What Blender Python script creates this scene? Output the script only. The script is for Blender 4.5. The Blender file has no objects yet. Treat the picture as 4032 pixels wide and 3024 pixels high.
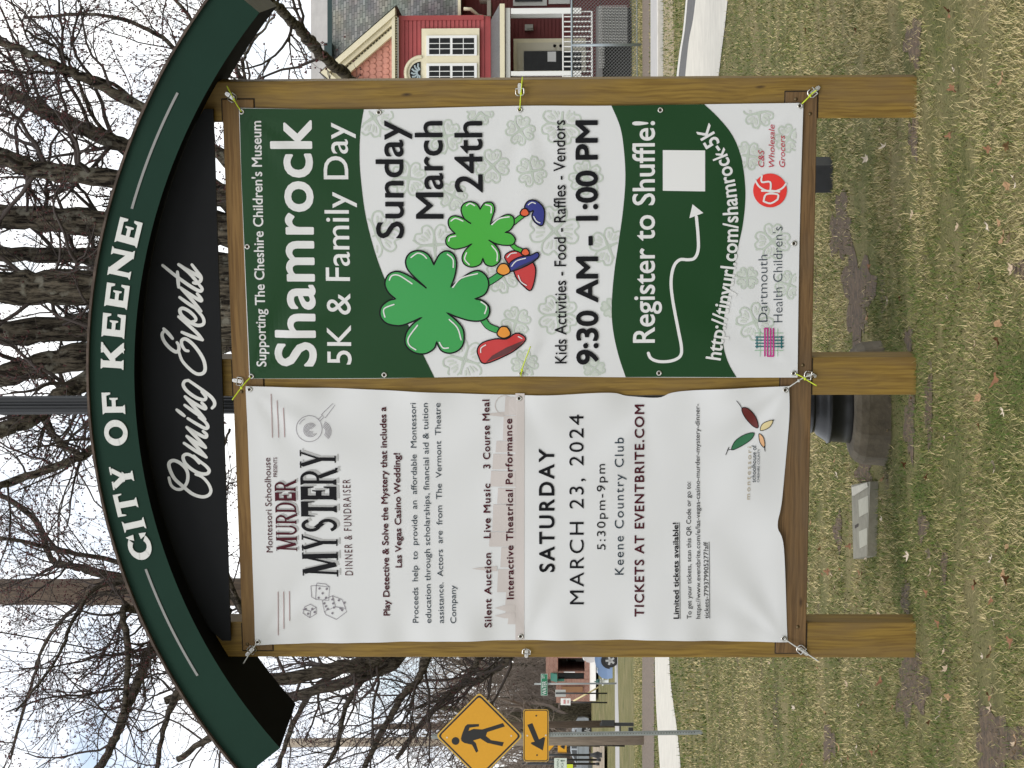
import bpy, bmesh, math, random
import numpy as np
from mathutils import Vector, Matrix
from mathutils.geometry import tessellate_polygon
R = math.radians
sc = bpy.context.scene
col = sc.collection
# ------------------------------------------------------------------ camera
FOC = 77/36*4032            # focal length in photo pixels (4032 wide)
HC = 1.5
TH, RO, PHI = R(1.8), R(-0.15), R(12.6)
fw = np.array([0, math.cos(TH), math.sin(TH)])
up0 = np.array([0, -math.sin(TH), math.cos(TH)])
rt0 = np.array([1.0, 0, 0])
rt = rt0*math.cos(RO)+up0*math.sin(RO)
up = -rt0*math.sin(RO)+up0*math.cos(RO)
cam = bpy.data.cameras.new('camera')
cam.lens = 77; cam.sensor_width = 36; cam.clip_end = 3000; cam.clip_start = 0.1
co = bpy.data.objects.new('camera', cam); col.objects.link(co)
M = Matrix(((-up[0], rt[0], -fw[0]), (-up[1], rt[1], -fw[1]), (-up[2], rt[2], -fw[2]))).to_4x4()
M.translation = (0, 0, HC)
co.matrix_world = M
sc.camera = co
# ------------------------------------------------------------------ light
SUN_EL, SUN_AZ = 48, -150    # azimuth: compass-like from +y, clockwise
w = bpy.data.worlds.new('World'); sc.world = w; w.use_nodes = True
nt = w.node_tree; nt.nodes.clear()
def N(nt, t, **k):
    n = nt.nodes.new(t)
    for a, b in k.items(): setattr(n, a, b)
    return n
out = N(nt, 'ShaderNodeOutputWorld'); bg = N(nt, 'ShaderNodeBackground'); bg.inputs[1].default_value = 0.12
sky = N(nt, 'ShaderNodeTexSky'); sky.sky_type = 'NISHITA'; sky.sun_disc = False
sky.sun_elevation = R(SUN_EL); sky.sun_rotation = R(SUN_AZ)
tc = N(nt, 'ShaderNodeTexCoord'); ns = N(nt, 'ShaderNodeTexNoise'); ns.inputs['Scale'].default_value = 5.5
ns.inputs['Detail'].default_value = 7; ns.inputs['Roughness'].default_value = 0.6
mpn = N(nt, 'ShaderNodeMapping'); mpn.inputs['Scale'].default_value = (1, 1, 2.2); mpn.inputs['Location'].default_value = (0.35, 0.1, 0.2)
rmp = N(nt, 'ShaderNodeValToRGB'); rmp.color_ramp.elements[0].position = 0.33; rmp.color_ramp.elements[1].position = 0.49
cl = N(nt, 'ShaderNodeValToRGB'); cl.color_ramp.elements[0].color = (6.7, 7.1, 7.8, 1); cl.color_ramp.elements[1].color = (9.6, 9.6, 9.4, 1)
cl.color_ramp.elements[0].position = 0.35; cl.color_ramp.elements[1].position = 0.6
n2 = N(nt, 'ShaderNodeTexNoise'); n2.inputs['Scale'].default_value = 9; n2.inputs['Detail'].default_value = 5
skm = N(nt, 'ShaderNodeMix', data_type='RGBA', blend_type='MIX'); skm.inputs[0].default_value = 0.35
skm.inputs[7].default_value = (5.2, 6.0, 7.4, 1)
mx = N(nt, 'ShaderNodeMix', data_type='RGBA', blend_type='MIX')
L = nt.links.new
L(tc.outputs['Generated'], mpn.inputs[0]); L(mpn.outputs[0], ns.inputs[0]); L(mpn.outputs[0], n2.inputs[0])
L(ns.outputs[0], rmp.inputs[0]); L(n2.outputs[0], cl.inputs[0])
L(sky.outputs[0], skm.inputs[6]); L(skm.outputs[2], mx.inputs[6]); L(rmp.outputs[0], mx.inputs[0]); L(cl.outputs[0], mx.inputs[7])
L(mx.outputs[2], bg.inputs[0]); L(bg.outputs[0], out.inputs[0])
sl = bpy.data.lights.new('sun', 'SUN'); sl.energy = 0.9; sl.angle = R(24); sl.color = (1, 0.95, 0.87)
so = bpy.data.objects.new('sun', sl); col.objects.link(so)
sdir = Vector((math.sin(R(SUN_AZ))*math.cos(R(SUN_EL)), math.cos(R(SUN_AZ))*math.cos(R(SUN_EL)), math.sin(R(SUN_EL))))
so.rotation_euler = sdir.to_track_quat('Z', 'Y').to_euler()
sc.view_settings.view_transform = 'Standard'; sc.view_settings.look = 'None'
sc.view_settings.gamma = 1; sc.view_settings.exposure = 0.5
# ------------------------------------------------------------------ pixel <-> place helpers (photo pixels -> metres)
CP = np.array([0, 0, HC])
def ray(px, py): return fw+rt*((1512-py)/FOC)-up*((px-2016)/FOC)
def DP(px, py, y):
    d = ray(px, py); return CP+d*(y/d[1])
def sstep(a): a = np.clip(a, 0, 1); return a*a*(3-2*a)
def gz(x, y):
    return (0.03*np.clip(x, -2.5, 2.5)*np.exp(-((np.asarray(y, float)-10)/3.5)**2) + 0.85*sstep((np.asarray(y, float)-100)/45.0))
def GP(px, py):
    d = ray(px, py); lo, hi = 3.0, 400.0
    for _ in range(50):
        m = (lo+hi)/2; q = CP+d*(m/d[1])
        if q[2] > gz(q[0], q[1]): lo = m
        else: hi = m
    return CP+d*(lo/d[1])
O = np.array([0, 9.85, 0.0]); SD = np.array([math.cos(PHI), -math.sin(PHI), 0]); SN = np.array([-math.sin(PHI), -math.cos(PHI), 0])
def S(px, py, off=0.015):
    d = ray(px, py); o = O+SN*off; q = CP+d*(((o-CP)@SN)/(d@SN)); return np.array([(q-O)@SD, q[2]])
def K(x0, y0, s): return lambda x, y: (x0+x*s, y0+y*s)
c1 = K(0, 0, .6076); c2 = K(1000, 0, .763); c3 = K(2688, 0, .6076); c4 = K(0, 1008, .6076); c5 = K(2688, 1008, .6076)
c6 = K(0, 2016, .6076); c7 = K(1344, 2016, .6076); c8 = K(2688, 2016, .6076)
r3 = K(1700, 2580, .4973); r4 = K(900, 380, .687); r5 = K(1900, 380, .6872); r6 = K(900, 1500, .6388); r7 = K(2000, 1500, .639)
hA = K(1180, 0, .3707); hB = K(1900, 0, .4521); hC = K(1100, 0, .3617); z4 = K(2100, 2560, .2080); z5 = K(2100, 2760, .2080)
kl = K(1480, 780, .7143); ev = K(600, 1020, .504); cm = K(600, 1480, .5254)
# ------------------------------------------------------------------ materials
MATS = {}
def mat(name, c, rough=0.7, metal=0.0, var=0.0, vs=8.0, bump=0.0, bs=60.0, stretch=(1, 1, 1), c2=None, spec=0.5, coat=0.0):
    if name in MATS: return MATS[name]
    m = bpy.data.materials.new(name); m.use_nodes = True; nt = m.node_tree
    b = nt.nodes['Principled BSDF']; b.inputs['Base Color'].default_value = (*c, 1); b.inputs['Roughness'].default_value = rough
    b.inputs['Metallic'].default_value = metal; b.inputs['Specular IOR Level'].default_value = spec
    b.inputs['Coat Weight'].default_value = coat
    if var or bump:
        t = N(nt, 'ShaderNodeTexCoord'); mp = N(nt, 'ShaderNodeMapping'); mp.inputs['Scale'].default_value = stretch
        nt.links.new(t.outputs['Object'], mp.inputs[0])
    if var:
        n = N(nt, 'ShaderNodeTexNoise'); n.inputs['Scale'].default_value = vs; n.inputs['Detail'].default_value = 6; n.inputs['Roughness'].default_value = .65
        nt.links.new(mp.outputs[0], n.inputs[0])
        rr = N(nt, 'ShaderNodeValToRGB'); e = rr.color_ramp.elements; e[0].position = .3; e[1].position = .7
        k0 = c2 if c2 else tuple(max(0, x*(1-var)) for x in c); k1 = c if c2 else tuple(min(1, x*(1+var)) for x in c)
        e[0].color = (*k0, 1); e[1].color = (*k1, 1)
        nt.links.new(n.outputs[0], rr.inputs[0]); nt.links.new(rr.outputs[0], b.inputs['Base Color'])
    if bump:
        n = N(nt, 'ShaderNodeTexNoise'); n.inputs['Scale'].default_value = bs; n.inputs['Detail'].default_value = 5
        nt.links.new(mp.outputs[0], n.inputs[0]); bp = N(nt, 'ShaderNodeBump'); bp.inputs['Strength'].default_value = bump; bp.inputs['Distance'].default_value = .01
        nt.links.new(n.outputs[0], bp.inputs['Height']); nt.links.new(bp.outputs[0], b.inputs['Normal'])
    MATS[name] = m; return m
def wood(name, ca, cb, axis, cw=(.16, .12, .07)):
    m = bpy.data.materials.new(name); m.use_nodes = True; nt = m.node_tree; b = nt.nodes['Principled BSDF']; l = nt.links.new
    b.inputs['Roughness'].default_value = .6; b.inputs['Specular IOR Level'].default_value = .3
    t = N(nt, 'ShaderNodeTexCoord'); mp = N(nt, 'ShaderNodeMapping')
    sv = [38, 38, 38]; sv[axis] = 1.3; mp.inputs['Scale'].default_value = sv
    nd = N(nt, 'ShaderNodeTexNoise'); nd.inputs['Scale'].default_value = 2.2; nd.inputs['Detail'].default_value = 2
    va = N(nt, 'ShaderNodeVectorMath', operation='MULTIPLY_ADD'); va.inputs[1].default_value = (.05, .05, .05)
    l(t.outputs['Object'], nd.inputs[0]); l(nd.outputs[1], va.inputs[0]); l(t.outputs['Object'], va.inputs[2]); l(va.outputs[0], mp.inputs[0])
    n = N(nt, 'ShaderNodeTexNoise'); n.inputs['Scale'].default_value = 2.4; n.inputs['Detail'].default_value = 3; n.inputs['Roughness'].default_value = .55
    l(mp.outputs[0], n.inputs[0]); r = N(nt, 'ShaderNodeValToRGB'); e = r.color_ramp.elements
    e[0].position = .36; e[0].color = (*cb, 1); e[1].position = .6; e[1].color = (*ca, 1); l(n.outputs[0], r.inputs[0])
    # long blotches and knots
    n3 = N(nt, 'ShaderNodeTexNoise'); n3.inputs['Scale'].default_value = 1.0; n3.inputs['Detail'].default_value = 4
    mp3 = N(nt, 'ShaderNodeMapping'); s3 = [9, 9, 9]; s3[axis] = 2.2; mp3.inputs['Scale'].default_value = s3; l(t.outputs['Object'], mp3.inputs[0]); l(mp3.outputs[0], n3.inputs[0])
    r3_ = N(nt, 'ShaderNodeValToRGB'); r3_.color_ramp.elements[0].position = .42; r3_.color_ramp.elements[1].position = .68
    l(n3.outputs[0], r3_.inputs[0]); ma = N(nt, 'ShaderNodeMix', data_type='RGBA'); ma.inputs[7].default_value = (*cw, 1)
    mm = N(nt, 'ShaderNodeMath', operation='MULTIPLY'); mm.inputs[1].default_value = .75; l(r3_.outputs[0], mm.inputs[0]); l(mm.outputs[0], ma.inputs[0]); l(r.outputs[0], ma.inputs[6])
    vo = N(nt, 'ShaderNodeTexVoronoi'); vo.inputs['Scale'].default_value = 1.0; mpv = N(nt, 'ShaderNodeMapping'); s4 = [7, 7, 7]; s4[axis] = 2.2; mpv.inputs['Scale'].default_value = s4
    l(va.outputs[0], mpv.inputs[0]); l(mpv.outputs[0], vo.inputs[0]); rk = N(nt, 'ShaderNodeValToRGB'); rk.color_ramp.elements[0].position = .03; rk.color_ramp.elements[1].position = .075
    rk.color_ramp.elements[0].color = (1, 1, 1, 1); rk.color_ramp.elements[1].color = (0, 0, 0, 1)
    l(vo.outputs[0], rk.inputs[0]); mk = N(nt, 'ShaderNodeMix', data_type='RGBA'); mk.inputs[7].default_value = (.035, .018, .008, 1)
    l(rk.outputs[0], mk.inputs[0]); l(ma.outputs[2], mk.inputs[6]); l(mk.outputs[2], b.inputs['Base Color'])
    bp = N(nt, 'ShaderNodeBump'); bp.inputs['Strength'].default_value = .25; bp.inputs['Distance'].default_value = .004; l(n.outputs[0], bp.inputs['Height']); l(bp.outputs[0], b.inputs['Normal'])
    return m
# ------------------------------------------------------------------ object helpers
def tag(o, label=None, cat=None, group=None, kind=None):
    for k, v in (('label', label), ('category', cat), ('group', group), ('kind', kind)):
        if v: o[k] = v
    return o
def empty(name, loc=(0, 0, 0), rz=0.0, label=None, cat=None, group=None):
    o = bpy.data.objects.new(name, None); col.objects.link(o); o.location = loc; o.rotation_euler = (0, 0, rz); o.empty_display_size = .1
    return tag(o, label, cat, group)
def mobj(name, V, F, m, parent=None, smooth=False, mi=None):
    me = bpy.data.meshes.new(name)
    me.from_pydata([tuple(map(float, v)) for v in V], [], [tuple(map(int, f)) for f in F])
    for x in (m if isinstance(m, (list, tuple)) else [m]): me.materials.append(x)
    if mi is not None: me.polygons.foreach_set('material_index', mi)
    if smooth: me.polygons.foreach_set('use_smooth', [True]*len(me.polygons))
    me.update(); o = bpy.data.objects.new(name, me); col.objects.link(o)
    if parent: o.parent = parent
    return o
class MB:
    def __init__(s): s.V = []; s.F = []
    def add(s, V, F):
        b = len(s.V); s.V += [tuple(v) for v in V]; s.F += [tuple(i+b for i in f) for f in F]; return s
    def box(s, x0, x1, y0, y1, z0, z1, ch=0.0):
        if not ch:
            V = [(x, y, z) for x in (x0, x1) for y in (y0, y1) for z in (z0, z1)]
            return s.add(V, [(0, 1, 3, 2), (4, 6, 7, 5), (0, 4, 5, 1), (2, 3, 7, 6), (0, 2, 6, 4), (1, 5, 7, 3)])
        bm = bmesh.new(); bmesh.ops.create_cube(bm, size=1)
        for v in bm.verts: v.co = ((x0+x1)/2+v.co.x*(x1-x0), (y0+y1)/2+v.co.y*(y1-y0), (z0+z1)/2+v.co.z*(z1-z0))
        bmesh.ops.bevel(bm, geom=bm.edges[:], offset=ch, segments=2, affect='EDGES', profile=.5)
        bm.verts.index_update(); s.add([v.co[:] for v in bm.verts], [[v.index for v in f.verts] for f in bm.faces]); bm.free(); return s
    def tube(s, P, r, n=8, caps=True):
        P = np.asarray(P, float); r = np.broadcast_to(np.asarray(r, float), (len(P),)); V, F = tube(P, r, n)
        if caps: F = list(map(tuple, F))+[tuple(range(n))[::-1], tuple(range((len(P)-1)*n, len(P)*n))]
        return s.add(V.tolist(), F)
    def lathe(s, prof, n=20, c=(0, 0, 0)):
        V = []; F = []
        for r_, z in prof:
            for i in range(n):
                a = 2*math.pi*i/n; V.append((c[0]+r_*math.cos(a), c[1]+r_*math.sin(a), c[2]+z))
        for j in range(len(prof)-1):
            for i in range(n):
                F.append((j*n+i, j*n+(i+1) % n, (j+1)*n+(i+1) % n, (j+1)*n+i))
        F.append(tuple(range(n))[::-1]); F.append(tuple(range((len(prof)-1)*n, len(prof)*n)))
        return s.add(V, F)
    def prism(s, poly, y0, y1, f=None):
        n = len(poly); f = f or (lambda a, b, c: (a, c, b))
        V = [f(a, b, y0) for a, b in poly]+[f(a, b, y1) for a, b in poly]
        T = tessellate_polygon([[Vector((a, b, 0)) for a, b in poly]])
        F = [tuple(t) for t in T]+[tuple(i+n for i in t)[::-1] for t in T]+[(i, (i+1) % n, n+(i+1) % n, n+i) for i in range(n)]
        return s.add(V, F)
    def build(s, name, m, parent=None, smooth=False): return mobj(name, s.V, s.F, m, parent, smooth)
def tube(P, r, n):
    T = np.gradient(P, axis=0); T /= np.linalg.norm(T, axis=1)[:, None]+1e-9
    ref = np.array([0, 0, 1.0]) if abs(T[:, 2]).mean() < .8 else np.array([1.0, 0, 0])
    A = np.cross(T, ref); A /= np.linalg.norm(A, axis=1)[:, None]+1e-9; B = np.cross(T, A)
    a = np.arange(n)*2*math.pi/n
    V = (P[:, None, :]+r[:, None, None]*(np.cos(a)[None, :, None]*A[:, None, :]+np.sin(a)[None, :, None]*B[:, None, :])).reshape(-1, 3)
    k = np.arange(len(P)-1)[:, None]*n; i = np.arange(n)[None, :]; j = (i+1) % n
    F = np.stack([k+i, k+j, k+n+j, k+n+i], -1).reshape(-1, 4); return V, F
def fastmesh(name, V, F, m, parent=None, smooth=False, attr=None):
    V = np.asarray(V, np.float32); F = np.asarray(F, np.int32); k = F.shape[1]
    me = bpy.data.meshes.new(name); me.vertices.add(len(V)); me.vertices.foreach_set('co', V.ravel())
    me.loops.add(F.size); me.loops.foreach_set('vertex_index', F.ravel()); me.polygons.add(len(F))
    me.polygons.foreach_set('loop_start', np.arange(len(F), dtype=np.int32)*k)
    if smooth: me.polygons.foreach_set('use_smooth', np.ones(len(F), bool))
    me.materials.append(m)
    if attr is not None:
        at = me.attributes.new('tint', 'FLOAT', 'POINT'); at.data.foreach_set('value', np.asarray(attr, np.float32))
    me.update(calc_edges=True); o = bpy.data.objects.new(name, me); col.objects.link(o)
    if parent: o.parent = parent
    return o
def cat(P, k=8, closed=False):
    P = [np.asarray(p, float) for p in P]; n = len(P); o = []
    rng_ = range(n if closed else n-1)
    for i in rng_:
        if closed: a, b, c, d = P[i-1], P[i], P[(i+1) % n], P[(i+2) % n]
        else: a, b, c, d = P[max(i-1, 0)], P[i], P[i+1], P[min(i+2, n-1)]
        for t in np.arange(k)/k:
            o.append(.5*((2*b)+(c-a)*t+(2*a-5*b+4*c-d)*t*t+(3*b-a-3*c+d)*t**3))
    if not closed: o.append(P[-1])
    return np.array(o)
random.seed(4); rng = np.random.default_rng(7)
# ------------------------------------------------------------------ ground
def ground_mat():
    m = bpy.data.materials.new('lawn'); m.use_nodes = True; nt = m.node_tree; b = nt.nodes['Principled BSDF']; l = nt.links.new
    b.inputs['Roughness'].default_value = .95; b.inputs['Specular IOR Level'].default_value = .1
    t = N(nt, 'ShaderNodeTexCoord')
    def nz(s, d=5, r=.6, st=(1, 1, 1)):
        mp = N(nt, 'ShaderNodeMapping'); mp.inputs['Scale'].default_value = st; l(t.outputs['Object'], mp.inputs[0])
        n = N(nt, 'ShaderNodeTexNoise'); n.inputs['Scale'].default_value = s; n.inputs['Detail'].default_value = d; n.inputs['Roughness'].default_value = r; l(mp.outputs[0], n.inputs[0]); return n
    def ramp(n, a, b_, ca, cb):
        r = N(nt, 'ShaderNodeValToRGB'); e = r.color_ramp.elements; e[0].position = a; e[1].position = b_; e[0].color = (*ca, 1); e[1].color = (*cb, 1); l(n.outputs[0], r.inputs[0]); return r
    A = ramp(nz(1.1, 6), .40, .62, (.085, .105, .024), (.27, .225, .11))
    B = ramp(nz(70, 3, .7), .35, .7, (.03, .03, .012), (.33, .28, .14))
    mx = N(nt, 'ShaderNodeMix', data_type='RGBA', blend_type='MIX'); mx.inputs[0].default_value = .45; l(A.outputs[0], mx.inputs[6]); l(B.outputs[0], mx.inputs[7])
    C = ramp(nz(.9, 6, .62, (1, 1.6, 1)), .60, .70, (0, 0, 0), (1, 1, 1))
    D = ramp(nz(60, 4, .7), .35, .7, (.045, .034, .024), (.19, .145, .105))
    m2 = N(nt, 'ShaderNodeMix', data_type='RGBA'); l(C.outputs[0], m2.inputs[0]); l(mx.outputs[2], m2.inputs[6]); l(D.outputs[0], m2.inputs[7])
    l(m2.outputs[2], b.inputs['Base Color'])
    bp = N(nt, 'ShaderNodeBump'); bp.inputs['Strength'].default_value = .8; bp.inputs['Distance'].default_value = .03; l(nz(45, 5, .75).outputs[0], bp.inputs['Height']); l(bp.outputs[0], b.inputs['Normal'])
    return m
GM = ground_mat()
ys = np.concatenate([np.linspace(-30, 5, 6), np.linspace(6, 30, 49), np.linspace(32, 160, 44), [180, 240, 400, 900, 2500]])
xs = np.concatenate([[-2500, -600, -150, -60, -30], np.linspace(-16, 16, 65), [30, 60, 150, 600, 2500]])
X, Y = np.meshgrid(xs, ys); Zg = gz(X, Y)
Vg = np.stack([X, Y, Zg], -1).reshape(-1, 3); nx = len(xs)
Fg = [(j*nx+i, j*nx+i+1, (j+1)*nx+i+1, (j+1)*nx+i) for j in range(len(ys)-1) for i in range(nx-1)]
tag(mobj('ground', Vg, Fg, GM, smooth=True), 'patchy green and straw coloured lawn with bare soil spots', 'lawn', kind='structure')
concrete = mat('path_concrete', (.50, .47, .41), .9, var=.12, vs=3, bump=.2, bs=90)
asph = mat('asphalt', (.085, .082, .08), .95, var=.2, vs=5)
ltroad = mat('pale_asphalt', (.36, .345, .33), .95, var=.1, vs=2)
soil = mat('leaf_mulch', (.235, .175, .125), .95, c2=(.03, .022, .016), var=.5, vs=16, bump=.5, bs=30)
straw = mat('straw_grass', (.26, .205, .12), .95, var=.35, vs=4)
kerbm = mat('granite_kerb', (.52, .50, .46), .9, var=.15, vs=6)
EXCL = []
def strip(name, far, near, m, dz, label, catg, k=10):
    a = cat(far, k); b = cat(near, k); n = len(a)
    f = lambda p: (p[0], p[1], float(gz(p[0], p[1]))+dz)
    V = [f(p) for p in a]+[f(p) for p in b]
    if name not in ('soil',): EXCL.append(np.concatenate([a[:, :2], b[::-1, :2]]))
    return tag(mobj(name, V, [(i, i+1, n+i+1, n+i) for i in range(n-1)], m), label, catg, kind='structure')
far = [(6.6, 23.5, 0), GP(2741, 0), GP(2700, 303), (1.2, 37.5, 0), (-2, 42.5, 0), GP(2580, 2590), GP(2600, 3024), (-9.5, 36.5, 0)]
near = [(5.6, 18.5, 0), GP(2868, 0), GP(2832, 303), (1.2, 29, 0), (-2, 35, 0), GP(2637, 2590), GP(2682, 3024), (-8.6, 30, 0)]
strip('path', far, near, concrete, .008, 'pale concrete path curving across the lawn', 'path')
strip('verge', [(7.9, 25.5, 0), GP(2709, 0), GP(2673, 303), (2.3, 41, 0)], [far[0], far[1], far[2], (1.2, 37.5, 0)], asph, .004, 'dark asphalt strip along the far edge of the path', 'asphalt strip')
strip('kerb', [(8.2, 25.6, 0), GP(2702, 0), GP(2665, 303), (2.5, 41.5, 0)], [(7.9, 25.5, 0), GP(2709, 0), GP(2673, 303), (2.3, 41, 0)], kerbm, .006, 'pale kerb line beside the asphalt strip', 'kerb')
ln = lambda px, a, b, dz=0: [GP(px, a), GP(px, (a+b)/2), GP(px, b)]
strip('street', ln(2562, -900, 1500), ln(2608, -900, 1500), ltroad, .004, 'pale grey side street in front of the red house', 'street')
strip('mulch', ln(2530, -900, 1500), ln(2559, -900, 1500), soil, .004, 'brown leaf mulch strip under the chain link fence', 'mulch')
strip('soil', [GP(2613, -900), GP(2613, 303), GP(2612, 1500)], [GP(2640, -900), GP(2655, 303), GP(2660, 1500)], straw, .004, 'strip of dead straw grass along the kerb', 'verge')
strip('mulch_bed', ln(2530, 1900, 4200), ln(2578, 1900, 4200), soil, .008, 'long bed of brown leaves on the left lawn', 'mulch bed')
strip('road', [GP(2421, 1400), GP(2421, 2600), GP(2424, 3200), GP(2424, 4500)], [GP(2433, 1400), GP(2433, 2600), GP(2440, 3024), GP(2452, 4500)], ltroad, .004, 'road beyond the left lawn', 'road')
strip('apron', ln(2330, 2300, 2760), ln(2357, 2300, 2760), mat('apron_concrete', (.62, .59, .54), .9), .16, 'pale concrete apron before the brick building', 'apron')
strip('parking_lot', ln(2345, 2930, 5000), ln(2392, 2930, 5000), mat('tan_gravel', (.30, .24, .17), .95, var=.2, vs=.6), .16, 'tan parking lot at far left', 'parking lot')
kb = MB()
for a, b in (((2608, -900), (2608, 1500)),):
    A, B = GP(*a), GP(*b); kb.box(B[0], A[0], A[1]-.2, A[1], -.05, .11, .015)
kb.build('kerb', kerbm)['kind'] = 'structure'
# bare soil spots in the turf
bsoil = mat('bare_soil', (.13, .083, .045), .97, c2=(.022, .014, .008), var=.5, vs=26, bump=.8, bs=60)
BARE = []
for kk_, x_, y_, rx_, ry_ in ((c3, 1500, 880, 34, 140), (c3, 1500, 270, 55, 150), (c3, 1030, 1480, 70, 210), (c5, 1140, 260, 95, 300), (c5, 1475, 1100, 34, 210), (c5, 1468, 540, 26, 80), (c8, 1490, 1120, 95, 230), (c8, 1560, 90, 34, 90), (c8, 2050, 1500, 150, 200), (c8, 1450, 560, 30, 110), (c5, 1180, 1400, 50, 90), (c5, 2190, 80, 60, 60), (c8, 950, 1500, 40, 120), (c8, 1700, 350, 20, 120), (c8, 1010, 130, 25, 120), (c5, 1600, 1000, 24, 240)):
    P = []
    for a in np.linspace(0, 2*math.pi, 40, False):
        k = 1+.22*math.sin(3*a+x_)+.16*math.sin(7*a+y_)+rng.normal(0, .09); g = GP(*kk_(x_+rx_*k*math.cos(a), y_+ry_*k*math.sin(a))); P.append((g[0], g[1], g[2]+.003))
    BARE.append(np.array(P)[:, :2]); c_ = np.mean(P, 0)
    tag(mobj('bare_soil', [tuple(c_)]+P, [(0, 1+(i+1) % 40, 1+i) for i in range(40)], bsoil), 'dark patch of bare soil in the turf', 'soil patch', kind='structure')
# grass blades on the near lawn
def grass():
    pts = []
    for y0, y1, dn in ((6.8, 11.5, 7500), (11.5, 16, 3000), (16, 26, 800), (26, 62, 150)):
        wmax = y1*.19+.3; n = int(dn*(y1-y0)*2*wmax); x = rng.uniform(-wmax, wmax, n); y = rng.uniform(y0, y1, n)
        pts.append(np.stack([x, y, np.full(n, (y0+y1)/2)], 1))
    P = np.concatenate(pts)
    # value-noise clumping
    def vn(x, y, s, seed):
        r = np.random.default_rng(seed).random((256, 256)); u = x*s+100; v = y*s+100; i = np.floor(u).astype(int); j = np.floor(v).astype(int); a = sstep(u-i); b = sstep(v-j)
        g = lambda p, q: r[p % 256, q % 256]
        return (g(i, j)*(1-a)+g(i+1, j)*a)*(1-b)+(g(i, j+1)*(1-a)+g(i+1, j+1)*a)*b
    c = .42*vn(P[:, 0]*.8, P[:, 1]*.45, .8, 1)+.30*vn(P[:, 0], P[:, 1], 2.3, 2)+.28*vn(P[:, 0], P[:, 1], 8, 8)
    wf_ = sstep((P[:, 1]-11.5)/7); c = c*(1-wf_)+wf_*(.5+.55*(vn(P[:, 0]*.5, P[:, 1]*.25, .8, 21)-.5)+rng.normal(0, .12, len(P)))
    bare = .6*vn(P[:, 0]*.6, P[:, 1]*1.4, 1.2, 3)+.4*vn(P[:, 0], P[:, 1], 6, 4)
    fa_ = (far, near)
    keep = (rng.random(len(P)) < np.clip(1.25-1.5*np.clip(bare-.50, 0, 1)*4*(1-wf_), .12, 1))
    # keep clear of lamp footing, slab and path
    keep &= ~(((P[:, 0]+.1)**2+(P[:, 1]-10.98)**2) < .31**2)
    def inside(poly):
        ins = np.zeros(len(P), bool); j = len(poly)-1
        for i in range(len(poly)):
            xi, yi = poly[i]; xj, yj = poly[j]
            t = ((yi > P[:, 1]) != (yj > P[:, 1])) & (P[:, 0] < (xj-xi)*(P[:, 1]-yi)/(yj-yi+1e-9)+xi); ins ^= t; j = i
        return ins
    for poly in EXCL: keep &= ~inside(poly)
    for poly in BARE: keep &= ~(inside(poly) & (rng.random(len(P)) < .62))
    P = P[keep]; c = c[keep]; n = len(P)
    a = rng.uniform(0, 2*math.pi, n); h = np.where(rng.random(n) < .08, rng.uniform(.028, .045, n), rng.uniform(.006, .027, n))*(1+.4*(c-.5)); lean = rng.uniform(.01, .045, n); wd = rng.uniform(.0010, .0023, n)*(P[:, 2]/9); h = h*np.clip(P[:, 2]/20, 1, 2)
    z0 = gz(P[:, 0], P[:, 1])-.002
    base = np.stack([P[:, 0], P[:, 1], z0], 1); sd = np.stack([-np.sin(a), np.cos(a), 0*a], 1)*wd[:, None]
    tip = base+np.stack([np.cos(a)*lean, np.sin(a)*lean, h], 1)
    V = np.stack([base-sd, base+sd, tip], 1).reshape(-1, 3); F = np.arange(3*n).reshape(-1, 3)
    tint = np.clip(.44+(c-.5)*1.6+.13*sstep((9.6-P[:, 1])/1.6)+rng.normal(0, .36, n), 0, 1)
    m = bpy.data.materials.new('grass_blades'); m.use_nodes = True; nt = m.node_tree; b = nt.nodes['Principled BSDF']; b.inputs['Roughness'].default_value = .8; b.inputs['Specular IOR Level'].default_value = .2
    at = N(nt, 'ShaderNodeAttribute'); at.attribute_name = 'tint'; r = N(nt, 'ShaderNodeValToRGB'); e = r.color_ramp.elements
    e[0].position = .15; e[0].color = (.06, .105, .016, 1); e[1].position = .90; e[1].color = (.54, .44, .235, 1); e2 = e.new(.5); e2.color = (.175, .168, .046, 1)
    nt.links.new(at.outputs['Fac'], r.inputs[0]); nt.links.new(r.outputs[0], b.inputs['Base Color'])
    o = fastmesh('grass', V, F, m, attr=np.repeat(tint, 3)); tag(o, 'short mixed green and dead grass blades of the near lawn', 'grass', kind='stuff')
grass()
# ------------------------------------------------------------------ event sign
W_POST = wood('treated_post', (.235, .146, .027), (.142, .082, .014), 2, (.15, .096, .038))
W_BEAM = wood('treated_beam', (.20, .112, .034), (.125, .064, .016), 0, (.13, .08, .032))
W_RAIL = wood('treated_rail', (.155, .088, .034), (.09, .048, .017), 0, (.10, .066, .036))
sign = empty('event_sign', O, -PHI, 'tall wooden community notice frame with green arched header reading CITY OF KEENE', 'sign')
def sbox(mb, s0, s1, n0, n1, t0, t1, ch=0): return mb.box(s0, s1, -n1, -n0, t0, t1, ch)
for s0, s1 in ((1.183, 1.361), (-.055, .118), (-1.297, -1.126)):
    m = MB(); sbox(m, s0, s1, -.125, 0, -.3, 3.24, .006)
    # shadow gaps of the notched joints are dark strips added below; rails sit 6 mm proud in the posts
    m.build('post', W_POST, sign)
m = MB(); sbox(m, -1.262, 1.283, -.05, .006, 2.932, 3.07, .003); m.build('top_rail', W_BEAM, sign)
m = MB(); sbox(m, -1.272, 1.30, -.05, .006, .468, .606, .003); m.build('bottom_rail', W_RAIL, sign)
gap = mat('joint_gap', (.02, .012, .006), .9)
def jg(*a): m = MB(); sbox(m, *a); m.build('joint_gap', gap, sign)  # dark strip drawn as the shadow line around a rail joint
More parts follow.
